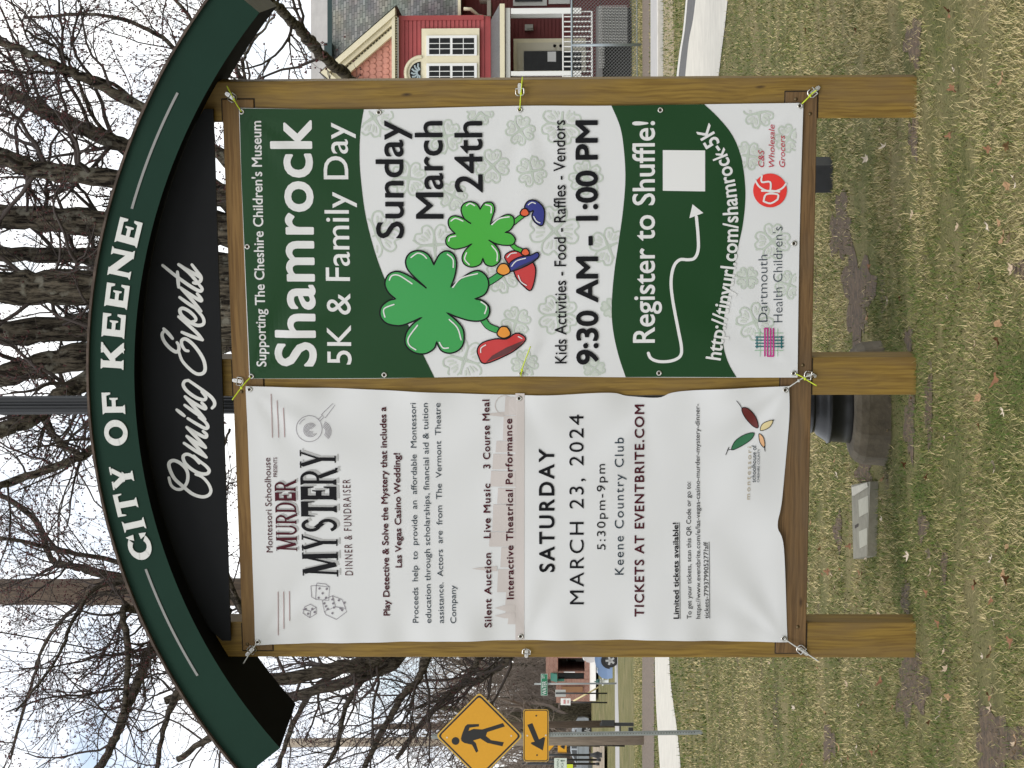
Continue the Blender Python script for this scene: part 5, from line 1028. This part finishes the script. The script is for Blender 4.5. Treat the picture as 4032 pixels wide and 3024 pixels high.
# far lamp posts
for i, (px, py, lb) in enumerate(((2383, 2973, 'black lamp post with urn shaped base by the parked cars'), (2378, 2992, 'thin black pole left of the urn based lamp post'), (2372, 3008, 'leftmost thin black pole before the parked cars'))):
    g = GP(px, py); o = empty('lamp_post', g, 0, lb, 'lamp post', 'black poles by the parking lot'); MB().lathe([(.22, 0), (.22, .12), (.12, .2), (.2, .4), (.12, .62), (.07, .8)] if i == 0 else [(.09, 0), (.09, .3), (.06, .4)], 14).build('base', dpole, o, True); MB().tube([(0, 0, .3), (0, 0, 4.4)], .06, 8).build('pole', dpole, o, True)
# brick building
brk = bpy.data.materials.new('red_brick'); brk.use_nodes = True; nt = brk.node_tree; b = nt.nodes['Principled BSDF']; b.inputs['Roughness'].default_value = .9
t = N(nt, 'ShaderNodeTexCoord'); mp = N(nt, 'ShaderNodeMapping'); mp.inputs['Rotation'].default_value = (R(90), 0, 0); br = N(nt, 'ShaderNodeTexBrick'); br.inputs['Scale'].default_value = 3; br.inputs['Color1'].default_value = (.20, .085, .06, 1); br.inputs['Color2'].default_value = (.30, .15, .11, 1); br.inputs['Mortar'].default_value = (.30, .25, .21, 1)
nt.links.new(t.outputs['Object'], mp.inputs[0]); nt.links.new(mp.outputs[0], br.inputs[0]); nt.links.new(br.outputs[0], b.inputs['Base Color'])
BY = 141.0; bo = np.array([-18.5, BY, .85]); bb = empty('brick_building', bo, 0, 'low red brick garage building with dark open bay beyond the street', 'building')
def bbx(m, p, q, y0, y1): A = DP(*p, BY+y0)-bo; B = DP(*q, BY+y0)-bo; return m.box(min(A[0], B[0]), max(A[0], B[0]), y0, y1, min(A[2], B[2]), max(A[2], B[2]))
m = MB(); bbx(m, z4(235, -500), z4(465, 545), 0, 8); bbx(m, z4(465.5, -500), z4(1105, 150), 0, 8); bbx(m, z4(465.5, 405), z4(1105, 430), 0, 8); bbx(m, z4(960, 430.5), z4(1105, 544.5), 0, 8); bbx(m, z4(340, 545.5), z4(1105, 660), .1, 8); bbx(m, z4(430, 660.5), z4(1105, 1000), .3, 8); m.build('wall', brk, bb)
m = MB(); bbx(m, z4(465, 150), z4(1105, 430), 7.4, 7.6); m.build('open_bay', darkv, bb)
m = MB(); bbx(m, z4(970, 150), z4(1105, 404), .05, .3); m.build('bay_sill', brk, bb)
m = MB(); bbx(m, z4(470, 440), z4(958, 540), .2, .5); m.build('window', glassm, bb)
ag = mat('awning_green', (.02, .12, .085), .7); m = MB(); A = DP(*z4(325, 430), BY)-bo; B = DP(*z4(455, 575), BY)-bo; m.add([(B[0], -.9, B[2]), (A[0], -.9, B[2]), (A[0], 0, A[2]), (B[0], 0, A[2]), (B[0], 0, B[2]), (A[0], 0, B[2])], [(0, 1, 2, 3), (0, 3, 4), (1, 5, 2)]); m.build('awning', ag, bb)
m = MB(); bbx(m, z4(455, 552), z4(585, 590), -.4, -.1); m.build('sign_board', ag, bb); m = MB(); bbx(m, z4(540, 690), z4(935, 795), .2, .29); m.build('wooden_door', mat('door_brown', (.22, .11, .05), .7), bb)
m = MB(); bbx(m, z4(580, 412), z4(790, 425), -.2, -.02); m.build('sign_strip', whitep, bb)
# cars
tyre = mat('tyre', (.012, .012, .012), .8); rim = mat('alloy_rim', (.45, .45, .44), .3, .8); carglass = mat('car_glass', (.02, .025, .03), .1, spec=.6); lampm = mat('headlamp_glass', (.62, .62, .60), .15)
def car(name, loc, rz, paint, label, suv=False, grp=None):
    """local x forward, 4.4 m long"""
    o = empty(name, loc, rz, label, 'car', grp); h = 1.65 if suv else 1.46
    prof = [(2.16, .22), (2.20, .45), (2.16, .66), (2.0, .82), (1.45, .95), (1.05, 1.0), (.30, h-.06), (0, h), (-.9, h), (-1.45, h-.12), (-2.0, 1.04), (-2.15, .95), (-2.2, .5), (-2.14, .24)]
    if suv: prof[8:12] = [(-1.5, h), (-1.95, h-.1), (-2.1, 1.0), (-2.16, .9)]
    def cut(P, cx):
        return P
    def yw(z, x): w_ = .89 if z < 1.0 else .89-(z-1.0)*.42; return w_*(1-.10*max(0, abs(x)-1.5)**2)
    P = [(x, z) for x, z in prof]; n = len(P); V = []; 
    for sgn in (1, -1): V += [(x, sgn*yw(z, x), z) for x, z in P]
    T = tessellate_polygon([[Vector((a, b_, 0)) for a, b_ in P]])
    F = [tuple(t) for t in T]+[tuple(i+n for i in t)[::-1] for t in T]+[(i, (i+1) % n, n+(i+1) % n, n+i) for i in range(n)]
    mobj('body', V, F, paint, o)
    g = MB()
    for sgn in (1, -1):
        q = [(.82, 1.03), (.27, h-.14), (-.05, h-.08), (-.05, 1.03)]; q2 = [(-.15, 1.03), (-.15, h-.08), (-.9, h-.09), (-1.45, 1.06)]
        for qq in (q, q2): g.add([(x, sgn*(yw(z, x)+.006), z) for x, z in qq], [(0, 1, 2, 3)])
    g.add([(1.0, .70, 1.015), (1.0, -.70, 1.015), (.36, -.62, h-.09), (.36, .62, h-.09)], [(0, 1, 2, 3)]); g.V = [(x+.012 if i >= len(g.V)-4 else x, y_, z+.012 if i >= len(g.V)-4 else z) for i, (x, y_, z) in enumerate(g.V)]
    g.build('window', carglass, o)
    for sgn in (1, -1):
        m = MB(); m.add([(2.10, sgn*.50, .62), (2.02, sgn*.80, .64), (1.72, sgn*.885, .80), (1.62, sgn*.885, .86), (1.90, sgn*.80, .86), (2.03, sgn*.55, .80)], [(0, 1, 2, 3, 4, 5)]); m.V = [(x+.025, y_*1.012, z+.03) for x, y_, z in m.V]; m.build('headlight', lampm, o)
        for x_ in (1.36, -1.34):
            wv = MB(); pr = [(.0, .0)]; k = 22
            for r_, yy in ((.315, .66), (.325, .70), (.325, .86), (.305, .90), (.21, .90)): wv.V += [(x_+r_*math.cos(a), sgn*yy, .32+r_*math.sin(a)) for a in np.linspace(0, 2*math.pi, k, False)]
            for j in range(4): wv.F += [(j*k+i, j*k+(i+1) % k, (j+1)*k+(i+1) % k, (j+1)*k+i) for i in range(k)]
            wo = wv.build('wheel', tyre, o); sp = MB(); sp.add([(x_+.21*math.cos(a), sgn*.895, .32+.21*math.sin(a)) for a in np.linspace(0, 2*math.pi, k, False)], [tuple(range(k))]); d = sp.build('rim', mat('rim_dark', (.03, .03, .03), .6), wo)
            s2 = MB()
            for i in range(5):
                a = i*2*math.pi/5+.3; s2.add([(x_+.05*math.cos(a+1.57), sgn*.903, .32+.05*math.sin(a+1.57)), (x_+.2*math.cos(a+.2), sgn*.903, .32+.2*math.sin(a+.2)), (x_+.2*math.cos(a-.2), sgn*.903, .32+.2*math.sin(a-.2)), (x_+.05*math.cos(a-1.57), sgn*.903, .32+.05*math.sin(a-1.57))], [(0, 1, 2, 3)])
            s2.build('rim_spoke', rim, wo)
            s3 = MB(); s3.add([(x_+.37*math.cos(a), sgn*.897, .34+.37*math.sin(a)) for a in np.linspace(0, math.pi, 14)]+[(x_+.30*math.cos(a), sgn*.897, .34+.30*math.sin(a)) for a in np.linspace(0, math.pi, 14)], [(i, i+1, 15+i, 14+i) for i in range(13)]); s3.build('wheel_arch', tyre, o)
    m = MB(); m.add([(2.215, -.45, .40), (2.215, .45, .40), (2.19, .45, .56), (2.19, -.45, .56)], [(0, 1, 2, 3)]); m.build('grille', darkv, o)
    return o
yb = 92.0; fx = (1512-2672)/FOC*yb
car('parked_car', (fx+2.32, yb+.3, -.02), math.pi+R(-14), mat('car_blue', (.15, .235, .40), .3, coat=.6, spec=.6), 'light blue car nosing out behind the left wooden post')
car('parked_car', (-18.6, 147, .85), math.pi+R(8), mat('car_white', (.62, .63, .60), .35, coat=.4), 'white car inside the dark bay of the brick building', True)
car('parked_car', (-14.05, 128, .55), math.pi+R(5), mat('car_silver', (.52, .50, .50), .35, coat=.4), 'pale silver car with a red tail behind the blue car')
car('parked_car', (-25.2, 133, .63), math.pi/2+.9, mat('car_grey', (.16, .175, .19), .3, coat=.5), 'dark grey sport utility car in the far parking lot', True, 'cars in the far parking lot')
car('parked_car', (-24.4, 146, .80), math.pi+.1, mat('car_steel', (.28, .31, .34), .3, coat=.5), 'steel blue car in the far parking lot behind the black poles', False, 'cars in the far parking lot')
car('parked_car', (-28.5, 150, .84), .2, mat('car_black', (.02, .02, .025), .3, coat=.5), 'black car at the back of the far parking lot', True, 'cars in the far parking lot')
# ------------------------------------------------------------------ trees
def barkmat(name, ca, cb, lich=None):
    m = bpy.data.materials.new(name); m.use_nodes = True; nt = m.node_tree; b = nt.nodes['Principled BSDF']; l = nt.links.new; b.inputs['Roughness'].default_value = .95; b.inputs['Specular IOR Level'].default_value = .15
    t = N(nt, 'ShaderNodeTexCoord'); mp = N(nt, 'ShaderNodeMapping'); mp.inputs['Scale'].default_value = (11, 11, 1.7); l(t.outputs['Object'], mp.inputs[0])
    n = N(nt, 'ShaderNodeTexNoise'); n.inputs['Scale'].default_value = 2.6; n.inputs['Detail'].default_value = 7; n.inputs['Roughness'].default_value = .72; l(mp.outputs[0], n.inputs[0])
    r = N(nt, 'ShaderNodeValToRGB'); e = r.color_ramp.elements; e[0].position = .41; e[1].position = .60; e[0].color = (*cb, 1); e[1].color = (*ca, 1); l(n.outputs[0], r.inputs[0]); o_ = r.outputs[0]
    if lich:
        n2 = N(nt, 'ShaderNodeTexNoise'); n2.inputs['Scale'].default_value = 7; n2.inputs['Detail'].default_value = 5; l(t.outputs['Object'], n2.inputs[0]); r2 = N(nt, 'ShaderNodeValToRGB'); r2.color_ramp.elements[0].position = .56; r2.color_ramp.elements[1].position = .64
        l(n2.outputs[0], r2.inputs[0]); mx = N(nt, 'ShaderNodeMix', data_type='RGBA'); mx.inputs[7].default_value = (*lich, 1); l(r2.outputs[0], mx.inputs[0]); l(o_, mx.inputs[6]); o_ = mx.outputs[2]
    l(o_, b.inputs['Base Color']); bp = N(nt, 'ShaderNodeBump'); bp.inputs['Strength'].default_value = 1; bp.inputs['Distance'].default_value = .09; l(n.outputs[0], bp.inputs['Height']); l(bp.outputs[0], b.inputs['Normal']); return m
bark = barkmat('maple_bark', (.20, .17, .128), (.014, .011, .009), (.26, .245, .20)); twigm = mat('twig_bark', (.052, .040, .036), .9, var=.3, vs=3)
bark2 = barkmat('grey_bark', (.16, .135, .105), (.03, .025, .02)); twig2 = mat('far_twig', (.18, .145, .12), .95, var=.3, vs=.6); budm = mat('bud_red', (.085, .022, .022), .8); mossy = barkmat('mossy_bark', (.16, .14, .095), (.02, .018, .012))
class TB:
    def __init__(s): s.V = []; s.F = []; s.n = 0
    def tube(s, P, r, n):
        v, f = tube(P, r, n); s.V.append(v); s.F.append(f+s.n); s.n += len(v)
    def bud(s, p, r_):
        v = np.array([[1, 0, 0], [-1, 0, 0], [0, 1, 0], [0, -1, 0], [0, 0, 1.3], [0, 0, -1.3]])*r_+p
        f = np.array([[0, 2, 4, 4], [2, 1, 4, 4], [1, 3, 4, 4], [3, 0, 4, 4], [2, 0, 5, 5], [1, 2, 5, 5], [3, 1, 5, 5], [0, 3, 5, 5]]); s.V.append(v); s.F.append(f+s.n); s.n += 6
    def build(s, name, m, parent, smooth=True):
        if not s.V: return None
        V = np.concatenate(s.V); F = np.concatenate(s.F); me = bpy.data.meshes.new(name); return fastmesh(name, V-np.array(parent.location), F, m, parent, smooth)
class TBud(TB):
    def build(s, name, m, parent):
        if not s.V: return None
        V = np.concatenate(s.V); F = np.concatenate(s.F)[:, :3]; return fastmesh(name, V-np.array(parent.location), F, m, parent, False)
rt_ = np.random.default_rng(11)
def grow(tb, bd, p, d, L_, r, lv, mx, wig, trop, nch, budr):
    n = max(4, int(L_/(.12 if lv < mx else .06))+1); n = min(n, 12); st = L_/(n-1); P = [p]; d = d/np.linalg.norm(d)
    for i in range(n-1):
        d = d+rt_.normal(0, wig, 3)+np.array([0, 0, trop]); d /= np.linalg.norm(d); P.append(P[-1]+d*st)
    P = np.array(P); rr = r*np.linspace(1, .42, n); tb.tube(P, rr, 5 if lv == 0 else (4 if lv < mx else 3))
    if lv < mx:
        k = nch[lv]; k = max(1, int(k*rt_.uniform(.7, 1.3)))
        for t in rt_.uniform(.15, 1, k):
            i = min(int(t*(n-1)), n-2); T = P[i+1]-P[i]; T /= np.linalg.norm(T); q = rt_.normal(0, 1, 3); q -= T*(q@T); q /= np.linalg.norm(q); a = rt_.uniform(.5, 1.15); dd = T*math.cos(a)+q*math.sin(a)
            grow(tb, bd, P[i]+(P[i+1]-P[i])*(t*(n-1)-i), dd, L_*rt_.uniform(.3, .6), max(rr[i]*.6, .0022), lv+1, mx, wig*1.1, trop, nch, budr)
    if lv >= mx-1 and budr:
        for i in range(2, n, 2 if lv == mx else 4):
            if rt_.random() < .75:
                for _ in range(2 if rt_.random() < .4 else 1): bd.bud(P[i]+rt_.normal(0, budr, 3), budr*rt_.uniform(.6, 1.2))
        for _ in range(3): bd.bud(P[-1]+rt_.normal(0, budr*.9, 3), budr*rt_.uniform(.7, 1.2))
def limbtree(name, base, label, limbs, mats_, y, subs, budr, grp=None, trunk=None, mx=2, nch=(6, 5, 4), tr=.03, wig=.2, Ls=(.6, 1.7)):
    o = empty(name, base, 0, label, 'tree', grp); tb = TB(); cr = TB(); bd = TBud()
    if trunk is not None: tb.tube(*trunk)
    for L_ in limbs:
        pts, rad, dy = L_[:3]; nP = len(pts); ctl = [DP(p[0], p[1], y+dy*i/(nP-1)) for i, p in enumerate(pts)]; P = cat(ctl, 7); P = P+rt_.normal(0, .006, P.shape)
        r_ = np.interp(np.linspace(0, 1, len(P)), np.linspace(0, 1, len(rad)), rad); r_ = r_*(1+.07*np.sin(np.arange(len(P))*1.3+rt_.uniform(0, 6))+rt_.normal(0, .025, len(P))); tb.tube(P, r_, 14 if rad[0] > .06 else 8)
        ns = int(subs*(L_[3] if len(L_) > 3 else 1)*len(P)/7*(.5+.5*min(1, .05/r_.mean())))
        for _ in range(ns):
            i = rt_.integers(int(len(P)*.12), len(P)-1); T = P[i]-P[i-1]; T /= np.linalg.norm(T); q = rt_.normal(0, 1, 3); q[1] *= .8; q -= T*(q@T); q /= np.linalg.norm(q); a = rt_.uniform(.6, 1.3); dd = T*math.cos(a)+q*math.sin(a); dd[2] = dd[2] if dd[2] > -.2 else -.5*dd[2]
            grow(cr, bd, P[i], dd, rt_.uniform(*Ls), min(max(r_[i]*.32, .007), .024), 0, mx, wig, tr, nch, budr)
    tb.build('trunk', mats_[0], o); cr.build('crown', mats_[1], o); bd.build('buds', budm, o); return o
# the many-stemmed maple straight behind the notice frame
TY = 20.0; tbx = (1512-1196)/FOC*TY
trk = (np.array([[tbx, TY, -.2], [tbx, TY, .4], [tbx+.02, TY, 2], [tbx, TY, 3.6], [tbx, TY, 4.9]]), np.array([.62, .46, .40, .42, .40]), 20)
X_ = 1196
maple = [([(1150, 1080), (1000, 820), (869, 610), (560, 425), (330, 308), (182, 240), (0, 165), (-200, 100)], [.09, .055, .05, .042, .034, .03], -.8), ([(1150, 1100), (900, 790), (640, 650), (500, 580), (310, 500), (120, 410), (0, 345), (-200, 280)], [.12, .085, .075, .06, .05], .4),
 ([(1150, 1120), (1000, 820), (800, 762), (460, 705), (150, 665), (0, 612), (-200, 560)], [.12, .10, .085, .08, .07], -.3), ([(1150, 1130), (900, 905), (420, 885), (200, 862), (0, 850), (-250, 830)], [.17, .14, .125, .11, .10], .3), ([(1100, 1090), (900, 1040), (600, 1020), (390, 1014), (150, 1003), (-200, 990)], [.13, .09, .075, .07], .6),
 ([(1150, 1150), (900, 1150), (500, 1136), (250, 1130), (0, 1135), (-250, 1120)], [.22, .19, .16, .15], -.2), ([(1150, 1200), (900, 1250), (600, 1285), (360, 1287), (0, 1312), (-250, 1330)], [.22, .18, .14, .12, .11], .2), ([(1150, 1260), (900, 1320), (600, 1395), (352, 1400), (150, 1440), (0, 1482), (-250, 1540)], [.18, .15, .11, .10], .0),
 ([(900, 1330), (600, 1420), (352, 1494), (200, 1591), (120, 1652), (0, 1694), (-200, 1760)], [.10, .085, .07, .06], -1), ([(800, 1380), (600, 1570), (377, 1761), (273, 1816), (49, 1895), (0, 1913), (-200, 1990)], [.06, .045, .038, .03], -.5), ([(170, 1640), (230, 1740), (330, 1800)], [.04, .025], -.3),
 ([(1500, 1150), (1480, 700), (1425, 400), (1369, 304), (1317, 260), (1256, 203), (1223, 166), (1183, 119), (1129, 65), (1100, 33), (1040, -15), (900, -150)], [.07, .05, .046, .044, .042, .034, .03], -4, .3), ([(560, 430), (450, 330), (300, 300), (150, 285), (-100, 290)], [.02, .014], -.5), ([(500, 580), (380, 480), (300, 300), (230, 200), (100, 120)], [.022, .012], -.6), ([(840, 560), (760, 300), (640, 150), (420, 60), (100, 70)], [.03, .014], .8), ([(1180, 700), (1000, 400), (880, 190), (760, 80), (640, -60)], [.03, .014], -.4), ([(1100, 500), (980, 340), (960, 240), (1010, 150), (1080, 60)], [.02, .01], -.6)]
limbtree('maple_tree', (tbx, TY, 0), 'huge many-stemmed bare maple with red buds directly behind the notice frame', maple, (bark, twigm), TY, 2.6, .0068, trunk=trk, Ls=(.5, 1.6))
# left tree fanning out behind the left post
LY = 30.0; lx_ = (1512-2350)/FOC*LY; trk = (np.array([[lx_, LY, -.2], [lx_, LY, .5], [lx_, LY, 2.4], [lx_, LY, 3.6]]), np.array([.5, .36, .30, .28]), 14)
limb2 = [([(1700, 2350), (1480, 2590), (1340, 2628), (1124, 2672), (900, 2690), (650, 2760)], [.14, .10, .08, .05], -1), ([(1700, 2360), (1560, 2590), (1480, 2640), (1344, 2690), (1124, 2755), (900, 2860), (700, 2990)], [.13, .09, .07, .04], .5), ([(1760, 2360), (1678, 2593), (1648, 2672), (1581, 2745), (1496, 2897), (1420, 3060)], [.10, .05, .045, .035], -.5), ([(2050, 2480), (2000, 2590), (1952, 2630), (1891, 2672), (1830, 2690), (1781, 2727), (1660, 2848), (1560, 2990)], [.08, .055, .05, .03], 1),
 ([(2000, 2500), (1891, 2590), (1848, 2660), (1770, 2727), (1708, 2763), (1600, 2800)], [.05, .035, .02], .5), ([(1600, 2450), (1400, 2610), (1250, 2700), (1150, 2860), (1090, 3060)], [.06, .045, .03], 1), ([(1640, 2460), (1450, 2650), (1360, 2790), (1330, 2930), (1260, 3060)], [.05, .035, .025], -1)]
limbtree('bare_tree', (lx_, LY, 0), 'bare grey tree with limbs fanning out behind the left wooden post', limb2, (bark2, twigm), LY, 2.7, .006, trunk=trk, Ls=(.6, 1.9))
MY_ = 23.0; mx_ = (1512-2300)/FOC*MY_; trk = (np.array([[mx_, MY_+3, -.2], [mx_, MY_+3, 3.], [mx_, MY_+3, 5]]), np.array([.34, .26, .22]), 12)
limb3 = [([(900, 2330), (720, 2460), (601, 2551), (547, 2672), (474, 2854), (425, 2964), (340, 3100)], [.07, .055, .048, .04], 0), ([(800, 2330), (560, 2400), (486, 2400), (498, 2502), (504, 2624), (486, 2806)], [.05, .04, .035, .028], -1), ([(700, 2300), (400, 2260), (330, 2240), (260, 2225), (200, 2198), (121, 2030), (-100, 1900)], [.05, .036, .03], .5), ([(900, 2400), (760, 2640), (699, 2715), (650, 2850), (608, 3060)], [.045, .035, .025], 1), ([(760, 2330), (420, 2300), (300, 2420), (220, 2600), (60, 2800)], [.03, .022, .012], -1), ([(700, 2340), (380, 2340), (200, 2500), (120, 2700), (40, 2990)], [.03, .02, .012], 1), ([(1000, 2460), (905, 2320), (872, 2130), (880, 1900), (850, 1700), (700, 1560)], [.05, .035, .02], 1), ([(960, 2440), (880, 2200), (890, 2040), (868, 1830), (905, 1690)], [.03, .02, .012], -.5), ([(700, 2260), (300, 2180), (120, 2140), (-100, 2100)], [.03, .018], -.5)]
limbtree('bare_tree', (mx_, MY_+3, 0), 'slender dark bare tree whose branches cross the brown utility pole', limb3, (bark2, twigm), MY_, 3.0, .0065, trunk=trk, Ls=(.5, 1.5))
# trees of the far row
def fartree(x, y, h, r, label, seed, grp='bare trees beyond the street', m2=None, kk=1.0):
    global rt_; rt_ = np.random.default_rng(seed); o = empty('bare_tree', (x, y, float(gz(x, y))), 0, label, 'tree', grp); tb = TB(); cr = TB(); z0 = float(gz(x, y))
    P = [np.array([x, y, z0-.3])]; d = np.array([rt_.normal(0, .05), 0, 1.0])
    for i in range(9): d = d+np.array([rt_.normal(0, .06), rt_.normal(0, .06), 0]); d /= np.linalg.norm(d); P.append(P[-1]+d*h/9*.85)
    P = np.array(P); rr = r*np.linspace(1, .25, len(P)); tb.tube(P, rr, 9)
    for t in rt_.uniform(.14, 1, int(20*kk)):
        i = min(int(t*9), 8); a = rt_.uniform(.5, 1.2); q = np.array([rt_.normal(), rt_.normal()*.6, 0]); q /= np.linalg.norm(q); dd = np.array([q[0]*math.sin(a), q[1]*math.sin(a), math.cos(a)])
        grow(cr, None, P[i], dd, h*rt_.uniform(.18, .38), rr[i]*.38, 0, 3, .16, .05, (5, 5, 3), 0)
    tb.build('trunk', m2 or bark2, o); cr.build('crown', twig2, o)
for i, (px, y, h, r) in enumerate(((2600, 175, 17, .35), (2660, 190, 18, .35), (2720, 165, 15, .3), (2770, 185, 17, .35), (2930, 180, 17, .3), (2975, 165, 15, .3), (3030, 190, 18, .3), (2560, 195, 18, .3), (2690, 200, 19, .3), (2850, 205, 20, .3), (2630, 158, 13, .22), (2750, 158, 12, .22), (2900, 155, 12, .2))):
    fartree((1512-px)/FOC*y, y, h, r, 'bare grey brown tree in the far row beyond the street', 100+i, kk=1.3)
for i, (px, y, h, r, lb) in enumerate(((2795, 150, 12, .50, 'dark mossy tree with thick trunk left of the white notice'), (2842, 148, 13, .55, 'thick dark mossy tree trunk just right of the crossing sign post'), (2930, 120, 11, .20, 'brown tree trunk beside the small far crossing sign'))): fartree((1512-px)/FOC*y, y, h, r, lb, 200+i, None, mossy, .8)
for i, (px, y, h, r) in enumerate(((1180, 120, 15, .3), (1700, 130, 16, .3), (2050, 125, 15, .3), (2250, 118, 14, .3))): fartree((1512-px)/FOC*y, y, h, r, 'bare tree hidden mostly behind the banners', 300+i, 'bare trees behind the banners', None, .6)
# brush along the far bank
def thicket():
    r_ = np.random.default_rng(5); tb = TB()
    for _ in range(2600):
        px = r_.uniform(2480, 3120); y = r_.uniform(152, 210); x = (1512-px)/FOC*y; z = float(gz(x, y)); h = r_.uniform(1.5, 6.5); d = r_.normal(0, .35, 2); P = np.array([[x, y, z], [x+d[0]*h*.4, y, z+h*.5], [x+d[0]*h*1.0+r_.normal(0, .2), y+d[1], z+h]]); tb.tube(P, np.array([.035, .025, .012]), 3)
        for _k in range(4):
            t = r_.uniform(.3, .95); q = P[0]+(P[2]-P[0])*t; e = r_.normal(0, .9, 3); e[2] = abs(e[2]); tb.tube(np.array([q, q+e*.5, q+e]), np.array([.018, .013, .008]), 3)
    V = np.concatenate(tb.V); F = np.concatenate(tb.F); tag(fastmesh('thicket', V, F, twig2), 'grey brown bare brush along the far bank', 'thicket', kind='stuff')
thicket()
